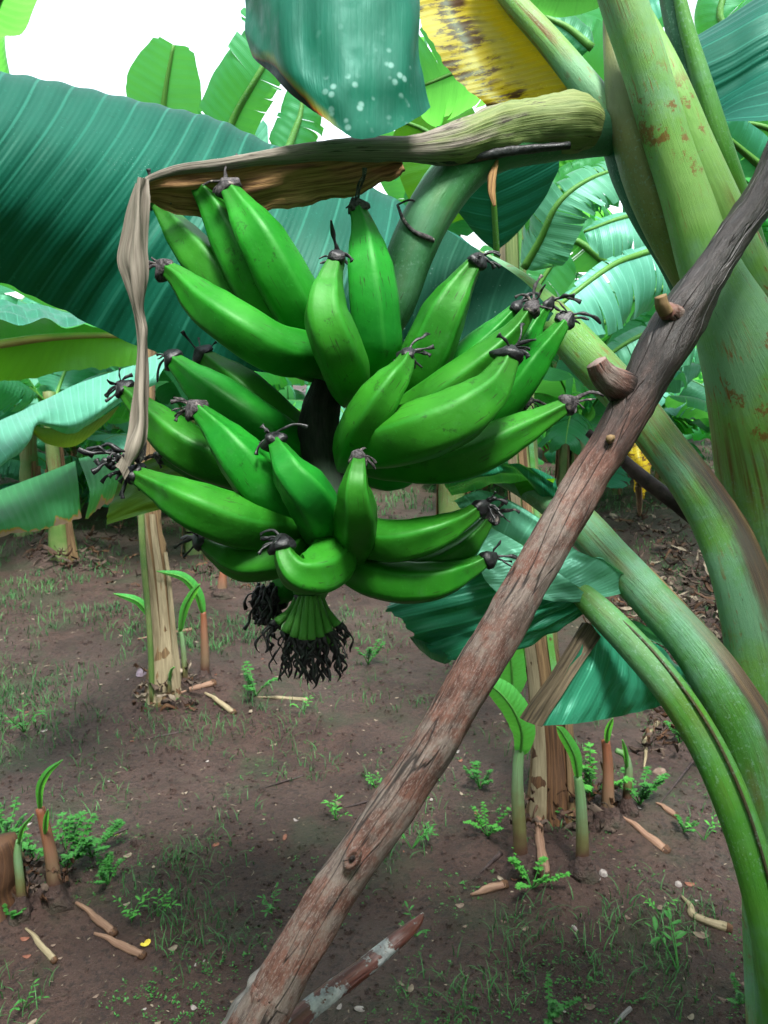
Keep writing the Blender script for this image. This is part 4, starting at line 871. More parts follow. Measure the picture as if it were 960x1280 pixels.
# upper hand, left
BAN = [
 # base -> tip, half width, tipdir, number of curled threads
 ([(425, 455, .94), (398, 428, .91), (366, 372, .87), (330, 308, .855), (302, 262, .86), (286, 236, .865)], 34, (0, 0, 1), 1),
 ([(425, 460, .97), (385, 435, .94), (340, 392, .905), (302, 330, .895), (272, 272, .90), (250, 237, .90), (236, 222, .90)], 29, (-.6, 0, -1), 2),
 ([(425, 470, 1.0), (378, 452, .96), (322, 402, .93), (272, 350, .92), (230, 300, .93), (207, 268, .94), (194, 250, .94)], 30, (0, 0, 1), 1),
 ([(425, 470, .94), (392, 446, .88), (345, 437, .84), (300, 412, .825), (258, 382, .835), (226, 350, .85), (208, 336, .855)], 31, (-1, 0, .6), 4),
 ([(436, 500, .93), (434, 468, .85), (420, 432, .80), (407, 392, .79), (411, 355, .80), (419, 328, .81)], 32, (.2, -.3, .9), 4),
 ([(438, 478, .97), (468, 440, .90), (468, 400, .88), (462, 345, .875), (455, 295, .885), (447, 262, .89)], 31, (.3, 0, 1.4), 1),
 ([(452, 510, .98), (512, 478, .93), (534, 442, .91), (556, 392, .90), (577, 354, .90), (593, 330, .90)], 33, (.6, 0, 1), 3),
 ([(432, 585, .93), (444, 556, .86), (462, 520, .82), (486, 484, .81), (502, 462, .82), (509, 447, .83)], 29, (0, 0, 1.5), 4),
 ([(430, 560, .93), (478, 552, .85), (522, 541, .81), (572, 521, .80), (610, 493, .81), (629, 464, .82), (636, 447, .825)], 38, (.2, 0, .2), 6),
 ([(460, 560, .97), (510, 520, .91), (556, 488, .885), (604, 452, .88), (640, 418, .88), (662, 388, .88)], 25, (.2, 0, 1.2), 1),
 ([(560, 545, .98), (612, 500, .94), (648, 445, .92), (668, 408, .92), (683, 384, .92)], 21, (1, 0, .5), 2),
 ([(560, 560, .97), (612, 525, .93), (648, 482, .91), (672, 448, .905), (692, 422, .90), (706, 403, .90)], 24, (1.6, 0, .5), 1),
 ([(490, 540, 1.0), (548, 480, .97), (585, 446, .955), (620, 412, .95), (643, 387, .95)], 21, (.2, 0, .4), 1),
 ([(440, 580, .95), (500, 576, .89), (550, 577, .87), (594, 567, .86), (636, 546, .86), (676, 525, .86), (708, 507, .86)], 29, (.9, 0, .9), 1),
 ([(570, 560, .99), (604, 548, .97), (630, 530, .96), (655, 507, .96)], 18, (1.2, 0, .5), 1),
 # second hand, left
 ([(410, 600, 1.0), (345, 592, .96), (284, 580, .92), (235, 560, .91), (190, 522, .92), (156, 488, .93)], 30, (-.6, 0, -.6), 3),
 ([(420, 585, 1.0), (376, 568, .97), (330, 540, .94), (285, 508, .93), (245, 476, .94), (216, 450, .95)], 31, (-.2, 0, -1), 1),
 ([(425, 590, 1.02), (388, 565, .99), (345, 528, .98), (300, 485, .97), (255, 445, .98)], 30, (0, 0, 1), 1),
 ([(415, 665, .95), (375, 650, .90), (333, 612, .855), (298, 570, .84), (268, 535, .845), (247, 513, .85)], 33, (-1.2, 0, .9), 3),
 ([(410, 665, .95), (352, 658, .88), (298, 652, .84), (246, 634, .82), (204, 612, .825), (170, 594, .83)], 34, (-1, 0, -.3), 6),
 ([(410, 690, .93), (403, 652, .85), (385, 618, .80), (364, 592, .79), (352, 570, .80), (344, 554, .81)], 32, (1, -.2, .6), 3),
 ([(430, 705, .93), (443, 668, .84), (446, 640, .79), (444, 612, .775), (446, 590, .78), (448, 576, .79)], 29, (-.2, -.5, -.8), 2),
 # lower hand
 ([(410, 690, .95), (382, 682, .90), (345, 697, .87), (302, 703, .86), (270, 690, .865), (254, 678, .87)], 25, (-1, 0, -.2), 6),
 ([(415, 672, .93), (418, 690, .86), (398, 714, .81), (372, 716, .79), (358, 700, .79), (354, 684, .795)], 33, (.1, -.3, .9), 5),
 ([(415, 665, .95), (452, 671, .88), (496, 677, .85), (540, 668, .84), (575, 652, .845), (598, 636, .85)], 27, (1, 0, .3), 4),
 ([(415, 680, .95), (446, 712, .90), (496, 728, .875), (545, 727, .87), (582, 714, .875), (608, 700, .88)], 27, (1.5, 0, .3), 1),
 ([(440, 700, .98), (490, 712, .93), (540, 708, .905), (575, 690, .90), (598, 667, .90), (612, 648, .90)], 24, (1.2, 0, .8), 4),
 ([(430, 590, 1.0), (456, 584, .95), (484, 592, .93), (506, 592, .93), (524, 584, .94)], 22, (1, 0, 0), 1),
 ([(425, 600, 1.02), (360, 602, .99), (300, 596, .97), (245, 585, .965), (205, 572, .97)], 24, (-1, 0, 0), 1),
 ([(470, 560, 1.02), (520, 520, .99), (560, 485, .98), (596, 455, .975), (618, 425, .975)], 22, (.4, 0, 1), 1),
 ([(430, 470, 1.02), (400, 430, 1.0), (360, 380, .99), (320, 330, .99), (290, 290, .99)], 26, (0, 0, 1), 1),
 ([(372, 700, .98), (362, 722, .95), (356, 740, .945), (350, 752, .95)], 20, (-1, 0, -1), 1),
]
for i, (pts, r, td, wk) in enumerate(BAN): banana(pts, r, 100+i, td, wk)
# remains of the last flowers
mb = MB(); rf = random.Random(9)
for i in range(46):
    x = rf.uniform(318, 346); y = rf.uniform(728, 750); p = P(x, y, .93+rf.uniform(-.02, .02)); pl = [p]
    for z in range(6): p = p+V((rf.uniform(-.006, .005), rf.uniform(-.005, .005), rf.uniform(-.011, -.001))); pl.append(p)
    mb.tube(pl, [PX(rf.uniform(1, 3.4), .93) for _ in pl], n=5, sub=2, bump=.5, seed=i)
mb.tube(PP([(336, 770, .93), (334, 790, .93), (338, 815, .93), (346, 830, .93)]), [.0007]*4, n=4)
mb.build('withered_flowers', MT['blackened'], BU)
tips = []
for i in range(8):
    f = i/7; bx = 371+31*f; tx = 346+76*f; ty = 778+22*math.sin(f*3.14)**.7+ (4 if i == 7 else 0)
    dd = .905-.02*math.sin(f*3.14)
    mb = MB(); mb.tube(PP([(bx, 746, dd+.003), (bx+(tx-bx)*.35, 764, dd-.004), (tx, ty, dd-.012)]), [PX(r, dd) for r in (3.2, 4.6, 6.2)], n=8, sub=5)
    mb.build('undeveloped_fruit', MT['sprout_green'], BU); tips.append((tx, ty, dd-.012))
for i in range(5):
    f = i/4; bx = 374+24*f; tx = 362+52*f; ty = 810-6*abs(f-.5); dd = .925
    mb = MB(); mb.tube(PP([(bx, 747, dd), (bx+(tx-bx)*.5, 780, dd), (tx, ty, dd)]), [PX(r, dd) for r in (3, 4.2, 5)], n=8, sub=5)
    mb.build('undeveloped_fruit', MT['sprout_green'], BU); tips.append((tx, ty, dd))
mb = MB()
for i, (x, y, d) in enumerate(tips):
    for q in range(6):
        p = P(x+rf.uniform(-4, 4), y-2, d); pl = [p]; L_ = rf.uniform(.025, .058)*(.75 if i in (0, 7) else 1); dx = (x-385)/60*.004
        for z in range(7):
            p = p+V((dx*(1-z/6)+rf.uniform(-.0045, .0045), rf.uniform(-.003, .003), -L_/7*rf.uniform(.6, 1.3))); pl.append(p)
        mb.tube(pl, [PX(v, d) for v in [4.2, 2.6]+[rf.uniform(.7, 2.6) for _ in range(5)]+[.5]], n=6, sub=3, bump=.8, seed=i*7+q, ell=.35, roll=q)
mb.build('withered_flowers', MT['blackened'], BU)

# dried sheath that wraps the stalk and hangs down on the left
part_tube('dry_sheath', MT['sheath_green'], BU, [(742, 158, .99), (718, 154, .978), (660, 158, .965), (610, 167, .94), (565, 181, .91), (515, 186, .89), (460, 186, .88), (400, 189, .875), (340, 196, .87), (280, 205, .87), (225, 212, .87), (190, 222, .865), (180, 228, .86)],
          [25, 32, 33, 29, 23, 16, 14, 11, 9, 7, 6, 4, 3], n=40, sub=10, bump=.16, seed=14, ell=.8, label='sheath half green, half dried')
part_tube('dry_sheath', MT['blackened'], BU, [(712, 182, .955), (650, 187, .945), (590, 196, .925), (540, 198, .90), (500, 190, .885)], [4, 6, 7, 5, 2], n=10, sub=6, bump=.5, seed=15, label='blackened rim of the sheath')
sheet([[(178, 226, .872), (184, 236, .88), (188, 246, .89), (188, 252, .90)], [(225, 212, .878), (228, 230, .888), (230, 250, .9), (232, 270, .91)], [(290, 204, .882), (292, 226, .892), (294, 250, .905), (292, 272, .915)], [(360, 195, .885), (362, 215, .895), (364, 238, .905), (366, 262, .915)],
       [(420, 190, .89), (424, 208, .90), (430, 228, .91), (434, 246, .92)], [(470, 188, .90), (478, 200, .91), (482, 212, .92), (486, 226, .925)], [(500, 190, .905), (502, 198, .915), (504, 206, .92), (506, 214, .925)]],
      'dry_sheath', MT['brown_sheath'], BU, 70, 24, amp=.008, edge=.10, seed=61, label='brown inner side of the dried sheath')
sheet([[(168, 228, .85), (176, 222, .84), (186, 224, .85)], [(155, 275, .85), (172, 262, .835), (184, 256, .85)], [(147, 318, .85), (168, 312, .83), (185, 305, .855)], [(156, 350, .845), (172, 350, .828), (184, 345, .85)], [(166, 385, .84), (175, 385, .83), (182, 380, .85)],
       [(170, 405, .84), (178, 410, .83), (187, 412, .845)], [(170, 440, .84), (176, 440, .828), (184, 440, .845)], [(167, 490, .838), (175, 490, .822), (186, 490, .84)], [(162, 530, .835), (174, 528, .818), (186, 525, .84)], [(152, 560, .83), (166, 560, .812), (180, 548, .835)], [(148, 578, .828), (158, 582, .815), (166, 578, .825)]],
      'dry_sheath', MT['dry_sheath'], BU, 90, 20, amp=.007, edge=.03, seed=62, label='grey twisted end of the dried sheath')
sheet([[(150, 566, .822), (156, 574, .812), (162, 590, .815)], [(144, 582, .82), (150, 588, .812), (156, 600, .815)]], 'dry_sheath', MT['dry_sheath'], BU, 6, 6, amp=.002)
sheet([[(168, 552, .838), (176, 556, .83), (184, 552, .838)], [(166, 575, .832), (174, 580, .825), (182, 572, .834)]], 'dry_sheath', MT['withered'], BU, 6, 6, amp=.003)
mb = MB()
for i in range(9):
    p = P(150+rf.uniform(-6, 10), 566+rf.uniform(-6, 14), .82); pl = [p]; dx = rf.uniform(-.009, -.002)
    for z in range(5): p = p+V((dx, rf.uniform(-.003, .003), rf.uniform(-.006, .006))); pl.append(p)
    mb.tube(pl, [PX(rf.uniform(1, 4), .82) for _ in pl], n=6, sub=3, bump=.6, seed=i)
mb.build('withered_flowers', MT['blackened'], BU)
# shred hanging under the sheath
part_tube('dry_shred', MT['brown_sheath'], BU, [(622, 200, .94), (617, 218, .94), (615, 240, .94), (618, 258, .94)], [1.5, 5, 5, 2], n=8, bump=.5, ell=.4)

# ---------------------------------------------------------------- the prop pole
pp = [(985, 175, .86), (955, 238, .86), (915, 300, .85), (880, 352, .84), (848, 402, .835), (800, 488, .825), (767, 548, .815), (735, 598, .81), (702, 655, .80), (610, 815, .775), (524, 960, .75), (420, 1110, .72), (345, 1236, .70), (310, 1300, .69)]
pr = [22, 22, 23, 25, 33, 29, 26, 26, 27, 28, 29, 30, 32, 33]
pts = PP(pp); A, B = pts[-2], pts[-1]; dr = (B-A).normalized(); k_ = B.z/-dr.z
foot = B+dr*k_; foot.z = H(foot.x, foot.y)-.03
POLE = empty('wooden_prop_pole', V((foot.x, foot.y, 0)), 'thick peeled tree branch leaning diagonally as a prop under the banana plant', 'pole')
mb = MB(); rr_ = [PX(r*.95, q[2]) for r, q in zip(pr, pp)]
mb.tube(pts+[B.lerp(foot, .33), B.lerp(foot, .66), foot], rr_+[.025, .026, .027], n=44, sub=16, bump=.11, seed=77)
mb.build('shaft', MT['pole_bark'], POLE)
part_tube('knot_stub', MT['pole_bark'], POLE, [(806, 500, .835), (784, 488, .818), (766, 476, .805), (753, 464, .80), (746, 452, .797)], [17, 20, 17, 14.5, 13], n=20, bump=.28, seed=5)
part_tube('knot_stub', MT['pole_bark'], POLE, [(856, 402, .84), (844, 396, .825), (834, 388, .812)], [14, 16, 12], n=18, bump=.28, seed=6)
part_tube('knot_stub', MT['cut_wood'], POLE, [(834, 390, .81), (829, 381, .806), (826, 370, .803)], [9.5, 9.5, 8.5], n=14, bump=.35, seed=7, label='pale freshly cut stub')
part_tube('knot', MT['cut_wood'], POLE, [(763, 549, .792), (762, 548, .7875)], [6, 4.5], n=12, bump=.25)
for (x, y, d, s_) in ((440, 1074, .6965, 13),):
    mb = MB()
    ctr = P(x, y, d)
    def fk(u, v, c=ctr, s_=s_, d=d):
        a = v*6.283; r = PX(s_, d)*u; h = .0022*math.cos(u*9)*(1-u)+.001*noise.noise(V((math.cos(a)*2, math.sin(a)*2, u*3)))
        ax = (pts[5]-pts[11]).normalized(); nr = (CP-c).normalized(); nr = (nr-ax*nr.dot(ax)).normalized(); sd_ = ax.cross(nr)
        x_ = math.sin(a)*r*.8
        return c+ax*(math.cos(a)*r*1.25)+sd_*x_+nr*(.0012+h-(x_*x_)/(2*.022)-(u**6)*.004)
    mb.grid(fk, 10, 18); mb.build('knot', MT['pole_bark'], POLE)
sheet([[(337, 1196, .705), (332, 1210, .70), (328, 1222, .70)], [(318, 1215, .70), (316, 1240, .69), (318, 1252, .69)], [(298, 1245, .70), (296, 1268, .69), (298, 1278, .69)], [(272, 1285, .70), (275, 1310, .69), (285, 1320, .69)]], 'bark_strip', MT['grey_bark'], POLE, 24, 8, amp=.004, ripple=.0005, per=.01, seed=3)
# second stick
st = [(529, 1141, .86), (522, 1152, .855), (500, 1172, .84), (460, 1205, .82), (410, 1243, .79), (360, 1284, .76), (300, 1335, .73)]
pts = PP(st); dr = (pts[-1]-pts[-3]).normalized(); foot = pts[-1]+dr*(pts[-1].z/max(.15, -dr.z)); 
foot = pts[-1]+V((-.12, -.05, -pts[-1].z+.0)); foot.z = H(foot.x, foot.y)-.02
STK = empty('fallen_branch', V((foot.x, foot.y, 0)), 'thinner red-brown stick with grey lichen patches beside the foot of the pole', 'stick')
mb = MB(); mb.tube(pts+[pts[-1].lerp(foot, .4)+V((-.03, -.02, 0)), foot], [PX(r, .8) for r in (1.2, 6, 10.5, 11.5, 12, 12.5, 13)]+[.011, .012], n=20, sub=10, bump=.12, seed=19)
mb.build('shaft', MT['wet_bark'], STK)
# dark branch behind the pole on the right
a_ = P(868, 648, 1.18); b0 = P(762, 562, 1.22)
DB = empty('dark_branch', a_, 'thin wet dark branch crossing behind the pole beside the yellow leaf', 'branch')
mb = MB(); mb.tube(PP([(735, 540, 1.24), (775, 572, 1.22), (815, 607, 1.2), (868, 648, 1.18), (960, 735, 1.16)]), [.006, .009, .011, .012, .013], n=12, bump=.2); mb.build('shaft', MT['bark_dark'], DB)

# ---------------------------------------------------------------- suckers and sprouts
def sprout(px, py, top, wpx, mat, label, leaf=None, lmat='weed_bright', seed=0, sub=None, name='banana_sprout', nm2='sucker', lw=9):
    g = G(px, py); d = depth(g)
    root = empty(name, g, label, 'banana sprout', 'banana sprouts')
    pts = [g-V((0, 0, .03))]+[P(x, y, d) for x, y in top]
    k = len(pts); mb = MB()
    mb.tube(pts, [PX(wpx*(1.25-.55*i/(k-1)), d) for i in range(k)], n=14, sub=6, bump=.05, seed=seed); mb.build('stem', MT[mat], root)
    mb = MB(); mb.tube([g-V((0, 0, .03)), g+V((0, 0, .012)), g+V((0, 0, .045))], [PX(wpx*3.2, d), PX(wpx*2.2, d), PX(wpx*1.05, d)], n=18, bump=.5, seed=seed); mb.build('soil_heap', MT['soil'], root)  # little heap of soil around the stem foot
    for j, (rib, w1, w2) in enumerate(leaf or []):
        rp_ = [P(x, y, d-.06*i) for i, (x, y) in enumerate(rib)]
        mb = MB(); ref = (CP-rp_[0]).normalized()
        for sg, w_ in ((1, w1), (-1, w2)):
            blade(mb, rp_, PX(w_, d), .1, .1, (.5, .5), 22, 4, 0, seed+j, ref, sides=(sg,), wf=lambda u: math.sin(math.pi*min(1, u*.93+.07)**.85)**.7, wav=.02, slant=.2)
        o = mb.build('leaf', MT[lmat], root)
        mr = MB(); rib_tube(mr, rp_, PX(2.2, d), PX(.8, d)); mr.build('midrib', MT['sprout_green'], o)
    return root
MT['young_leaf'] = leaf_mat('young_leaf', (.05, .32, .06), (.08, .4, .08), (.2, .7, .06), .4, .45, .02, .25)
sprout(652, 1085, [(650, 1050), (647, 990), (648, 950), (652, 930)], 8, 'sprout_stem', 'tall sprout with a broad drooping young leaf left of the brown trunk', [([(650, 945), (652, 915), (640, 885), (620, 862), (600, 852)], 20, 14)], 'young_leaf', 1)
sprout(640, 905, [(643, 880), (641, 850)], 3, 'sprout_stem', 'bright upright young leaf just behind the pole', [([(641, 870), (640, 840), (638, 810), (646, 780)], 24, 22)], 'young_leaf', 2)
sprout(728, 1088, [(728, 1050), (726, 1000), (722, 970)], 7.5, 'sprout_stem', 'slender sprout whose leaf bends left, in front of the brown trunk', [([(723, 975), (718, 945), (705, 920), (696, 908)], 9, 7)], 'young_leaf', 3)
sprout(760, 1025, [(760, 1000), (760, 960), (757, 925)], 7.5, 'sprout_sheathed', 'sprout in a rust brown sheath right of the trunk', [([(758, 930), (760, 912), (766, 898)], 5, 4)], 'young_leaf', 4)
sprout(784, 1015, [(784, 990), (786, 965), (782, 945), (770, 938)], 5, 'sprout_stem', 'thin bent sprout, the rightmost by the brown trunk', [([(784, 960), (782, 940), (778, 925)], 3, 3)], 'young_leaf', 5)
sprout(256, 850, [(256, 820), (255, 785), (254, 765)], 5, 'sprout_sheathed', 'brown sprout with a leaf arching left, right of the dry trunk', [([(254, 768), (246, 742), (228, 722), (196, 714)], 8, 5)], 'young_leaf', 6)
sprout(231, 870, [(231, 840), (228, 800), (224, 785)], 3.5, 'sprout_stem', 'sprout with a narrow upright leaf beside the dry trunk', [([(225, 790), (230, 762), (240, 742), (250, 730)], 6, 5)], 'young_leaf', 7)
sprout(212, 882, [(212, 860), (212, 845), (215, 836)], 2.5, 'sprout_stem', 'tiny green shoot at the foot of the dry trunk', [([(212, 850), (214, 838), (218, 834)], 1.5, 1.5)], 'young_leaf', 8)
sprout(195, 800, [(192, 780), (186, 765)], 2.5, 'sprout_stem', 'small sprout with a leaf pointing left, left of the dry trunk', [([(188, 772), (172, 752), (142, 742)], 6, 5)], 'young_leaf', 9)
sprout(70, 1125, [(66, 1085), (60, 1050), (50, 1010)], 8, 'sprout_sheathed', 'rusty sprout with a small pointed leaf at the lower left', [([(50, 1012), (50, 985), (60, 965), (78, 950)], 5, 5), ([(56, 1045), (57, 1025), (60, 1012)], 4, 3)], 'young_leaf', 10)
sprout(28, 1140, [(26, 1110), (22, 1070), (24, 1050)], 5.5, 'sprout_stem', 'pale sprout with a thin curved leaf next to the lower left stump', [([(23, 1055), (28, 1035), (42, 1018)], 3.5, 2.5)], 'young_leaf', 11)
sprout(277, 745, [(278, 730), (279, 715)], 6, 'sprout_sheathed', 'short brown sucker on the soil behind the bunch')
sprout(700, 1028, [(699, 1018), (700, 1008)], 3, 'sprout_green', 'tiny pale shoot at the foot of the brown trunk')
g = G(2, 1125); stump(g, .17, .062, 21, 'cut banana stump at the lower left edge', 'pale_stalk', k=7)
g = G(848, 545); stump(g, .9, .12, 22, 'distant dry banana trunk seen between the pole and the main stem', 'pale_stalk')
g = G(810, 600); 
# yellow dying leaf hanging behind the pole
YD = empty('yellow_leaf', G(800, 640), 'yellow dying banana leaf standing behind the pole', 'leaf')
dY = 2.6
sheet([[(800, 535, dY), (790, 540, dY), (782, 545, dY)], [(812, 555, dY), (792, 560, dY-.03), (780, 562, dY)], [(816, 580, dY), (800, 585, dY-.05), (786, 585, dY)], [(812, 608, dY), (802, 612, dY-.03), (795, 612, dY)], [(803, 622, dY), (800, 625, dY), (797, 626, dY)]], 'blade', MT['yellow_leaf'], YD, 24, 10, amp=.02, edge=.05)
mb = MB(); gy = G(800, 640); mb.tube([gy-V((0, 0, .03)), P(799, 625, dY), P(797, 580, dY+.01), P(793, 530, dY)], [.012, .01, .007, .004], n=8, bump=.2); mb.build('leaf_stalk', MT['dry_trunk'], YD)

# ---------------------------------------------------------------- cut stalks and sticks on the soil
def log(p0, p1, r, mat, label, name='cut_stalk', mid=None, group='cut banana stalks on the soil', sub=5):
    a, b = G(*p0), G(*p1); r_ = PX(r*.82, depth(a))
    m_ = (a+b)/2
    if mid: m_ = G(*mid)
    pl = [a+V((0, 0, r_*.4)), a.lerp(m_, .5)+V((r_*.5, 0, r_*.6)), m_+V((0, 0, r_*.6)), b+V((0, 0, r_*.5))]
    root = empty(name, m_, label, 'cut stalk' if name == 'cut_stalk' else 'twig', group)
    mb = MB(); mb.tube(pl, [r_*.35, r_*.7, r_*.95, r_*1.1], n=12, sub=sub, bump=.35, seed=int(p0[0])); mb.build('stem', MT[mat], root)
    if r >= 4:
        mb = MB(); e = (pl[3]-pl[2]).normalized(); mb.tube([pl[3]-e*r_*.4, pl[3]+e*r_*.9], [r_*1.2, r_*1.0], n=10, bump=.25, seed=3); mb.build('cut_end', MT['rot_trunk'], root)
log((668, 1005), (681, 1098), 6.5, 'cut_stalk', 'peeled cut stalk lying against the sprout left of the brown trunk')
log((775, 1022), (832, 1065), 6, 'cut_stalk', 'cut stalk lying right of the brown sprouts')
log((852, 1122), (910, 1162), 6, 'pale_stalk', 'curved pale cut stalk at the lower right', mid=(868, 1148))
log((588, 1120), (630, 1108), 6, 'cut_stalk', 'short pointed stalk piece under the sprouts, right of the pole')
log((95, 1130), (142, 1168), 5.5, 'cut_stalk', 'upper cut stalk at the lower left')
log((118, 1168), (178, 1196), 5.5, 'cut_stalk', 'lower cut stalk beside the small yellow leaf')
log((32, 1162), (68, 1202), 4.5, 'pale_stalk', 'thin cut stalk beneath the lower left stump')
log((218, 876), (266, 856), 5, 'cut_stalk', 'pinkish cut stalk at the foot of the dry trunk')
log((256, 870), (292, 892), 4, 'pale_stalk', 'pale cut stalk crossing the pinkish one')
log((322, 872), (384, 876), 3, 'pale_stalk', 'thin straw lying under the tip of the bunch', 'twig', group='twigs on the soil')
log((172, 800), (240, 788), 3, 'cut_stalk', 'twig lying behind the dry trunk', 'twig', group='twigs on the soil')
log((600, 1092), (626, 1068), 3.5, 'bark_dark', 'dark twig left of the tall sprout', 'twig', group='twigs on the soil')
log((768, 1280), (788, 1262), 3.5, 'grey_bark', 'grey twig at the bottom edge', 'twig', group='twigs on the soil')
log((820, 1010), (880, 935), 2, 'bark_dark', 'thin twig on the litter at the right', 'twig', group='twigs on the soil')
log((805, 960), (822, 905), 4, 'pale_stalk', 'bent yellow stalk on the litter under the lowest leaf', mid=(806, 925))
log((820, 1005), (845, 1022), 4.5, 'cut_stalk', 'short pink stalk piece near the small bright seedling')
for i, (a, b) in enumerate((((330, 985), (380, 970)), ((128, 1050), (160, 1036)), ((430, 1010), (470, 1000)), ((700, 1060), (722, 1046)), ((180, 925), (230, 915)))):
    log(a, b, 1.6, 'bark_dark', 'thin dark twig lying flat on the bare soil', 'twig', group='thin twigs scattered on the soil')

# ---------------------------------------------------------------- small fallen leaves, chips and stones
def chip(px, py, s, mat, seed, label, cat, name, group, thick=.12):
    rr = random.Random(seed); g = G(px, py); r = PX(s, depth(g)); ph = rr.uniform(0, 6.28); el = rr.uniform(.45, .75)
    mb = MB()
    def fnn(u, v):
        a = v*6.283; q = r*u*(1+.2*noise.noise(V((math.cos(a)*1.5, math.sin(a)*1.5, seed))))
        x = math.cos(a)*q; y = math.sin(a)*q*el
        zz = r*thick*math.sqrt(max(0, 1-u**2))+(.35*x*x/r if thick < .3 else 0)
        return g+V((x*math.cos(ph)-y*math.sin(ph), x*math.sin(ph)+y*math.cos(ph), zz+.001))
    mb.grid(fnn, 5, 14); o = mb.build(name, MT[mat])
    return tag(o, label, cat, group)
chip(182, 1180, 7, 'yellow_chip', 1, 'small bright yellow leaf next to the lower cut stalk', 'fallen leaf', 'fallen_leaf', 'small fallen leaves', .1)
chip(144, 1044, 4, 'yellow_chip', 2, 'tiny yellow leaf on the soil between the weeds at the left', 'fallen leaf', 'fallen_leaf', 'small fallen leaves', .1)
chip(166, 926, 5.5, 'red_chip', 3, 'small reddish leaf on the bare soil at the left', 'fallen leaf', 'fallen_leaf', 'small fallen leaves', .1)
chip(356, 1047, 6, 'red_chip', 4, 'square brick-coloured chip left of the pole', 'chip', 'clay_chip', 'clay chips', .4)
chip(270, 1056, 5, 'red_chip', 5, 'flat reddish chip on the bare soil left of the pole', 'chip', 'clay_chip', 'clay chips', .3)
chip(754, 1093, 7, 'stone', 6, 'pale broken lump in front of the brown trunk', 'stone', 'stone', 'pale stones', .8)
chip(718, 1161, 5.5, 'stone', 7, 'white pebble alone on the dark soil at the lower right', 'stone', 'stone', 'pale stones', .6)
chip(848, 1106, 6, 'stone', 8, 'pebble above the curved pale stalk', 'stone', 'stone', 'pale stones', .5)
chip(451, 1262, 8, 'stone', 9, 'pale flat stone beside the lichen stick at the bottom', 'stone', 'stone', 'pale stones', .4)
chip(824, 966, 11, 'dead_chip', 10, 'curled tan leaf scrap under the lowest leaf stalk', 'fallen leaf', 'fallen_leaf', 'small fallen leaves', .5)
chip(876, 1170, 9, 'dead_chip', 11, 'round dead leaf beneath the curved pale stalk', 'fallen leaf', 'fallen_leaf', 'small fallen leaves', .1)
chip(862, 1106, 6, 'red_chip', 12, 'pinkish leaf scrap next to the pebble', 'fallen leaf', 'fallen_leaf', 'small fallen leaves', .2)
chip(177, 842, 11, 'cloth_scrap', 13, 'crumpled mauve scrap beside the foot of the dry trunk', 'scrap', 'cloth_scrap', None, .5)
rc = random.Random(21)
n_ = 0
while n_ < 110:
    px, py = rc.uniform(0, 960), 700+580*rc.random()**.8
    chip(px, py, rc.uniform(1.8, 6.0)*(py-300)/800, rc.choice(['dead_chip', 'dead_chip', 'red_chip', 'straw', 'dead_chip', 'stone']), 300+n_, 'little withered leaf scattered over the bare soil', 'fallen leaf', 'fallen_leaf', 'withered leaf scraps scattered over the soil', rc.choice([.1, .1, .25]))
    n_ += 1

# soil clods (uncountable)
mb = MB(); rc = random.Random(33)
for i in range(6500):
    px, py = rc.uniform(-20, 980), 640+650*rc.random()
    if noise.noise(V((px*.012, py*.02, 4))) < rc.uniform(-.5, .3): continue
    g = G(px, py); r = PX(rc.uniform(.8, 3.4), depth(g))*(1.9 if rc.random() < .06 else 1)
    b = len(mb.v); a0 = rc.uniform(0, 6)
    for k in range(5):
        a = a0+k*1.257; q = r*rc.uniform(.7, 1.3); mb.v.append(g+V((math.cos(a)*q, math.sin(a)*q, -.002)))
    for k in range(5):
        a = a0+.4+k*1.257; q = r*rc.uniform(.4, .8); mb.v.append(g+V((math.cos(a)*q, math.sin(a)*q, r*rc.uniform(.4, .9))))
    for k in range(5):
        k2 = (k+1) % 5; mb.face([b+k, b+k2, b+5+k2, b+5+k], [(0, 0)]*4, [(0, 0)]*4)
    mb.face([b+5+k for k in range(5)], [(0, 0)]*5, [(0, 0)]*5)
tag(mb.build('soil_crumbs', MT['soil'], smooth=False), 'small crumbs and clods of wet soil', None, None, 'stuff')

# ---------------------------------------------------------------- grass
def blades(name, n, pyr, dens, hpx, mat, label, seed, wpx=.9, xr=(-30, 990), tuft=5):
    mb = MB(); rc = random.Random(seed); cnt = 0; tries = 0
    while cnt < n and tries < n*30:
        tries += 1
        px = rc.uniform(*xr); py = pyr[0]+(pyr[1]-pyr[0])*rc.random()
        g0 = Gf(px, py)
        if rc.random() > dens(px, py, g0): continue
        dd = depth(g0)
        hh = hpx(px, py)
        for k in range(rc.randint(2, tuft)):
            x = g0.x+rc.gauss(0, .02); y = g0.y+rc.gauss(0, .02); h = hh*rc.uniform(.4, 1.3); w_ = max(PX(wpx, dd)*.5, .0012)*rc.uniform(.7, 1.4)
            az = rc.uniform(0, 6.28); ln = rc.uniform(.2, 1.1); p = V((x, y, H(x, y)-.003)); sx = V((math.cos(az+1.57+rc.uniform(-.5, .5)), math.sin(az+1.57), 0))
            b = len(mb.v); T_ = 4
            for t in range(T_+1):
                f = t/T_; q = p+V((math.cos(az)*ln*h*f*f, math.sin(az)*ln*h*f*f, h*(f-.35*ln*f*f*f))); ww = w_*(1-f**1.5)+.0002
                mb.v += [q-sx*ww, q+sx*ww]
            for t in range(T_): a = b+t*2; mb.face([a, a+1, a+3, a+2], [(0, 0)]*4, [(0, 0)]*4)
        cnt += 1
    o = mb.build(name, MT[mat]); return tag(o, label, None, None, 'stuff')
def nz(g, s, o=0): return noise.noise(V((g.x*s, g.y*s, o)))
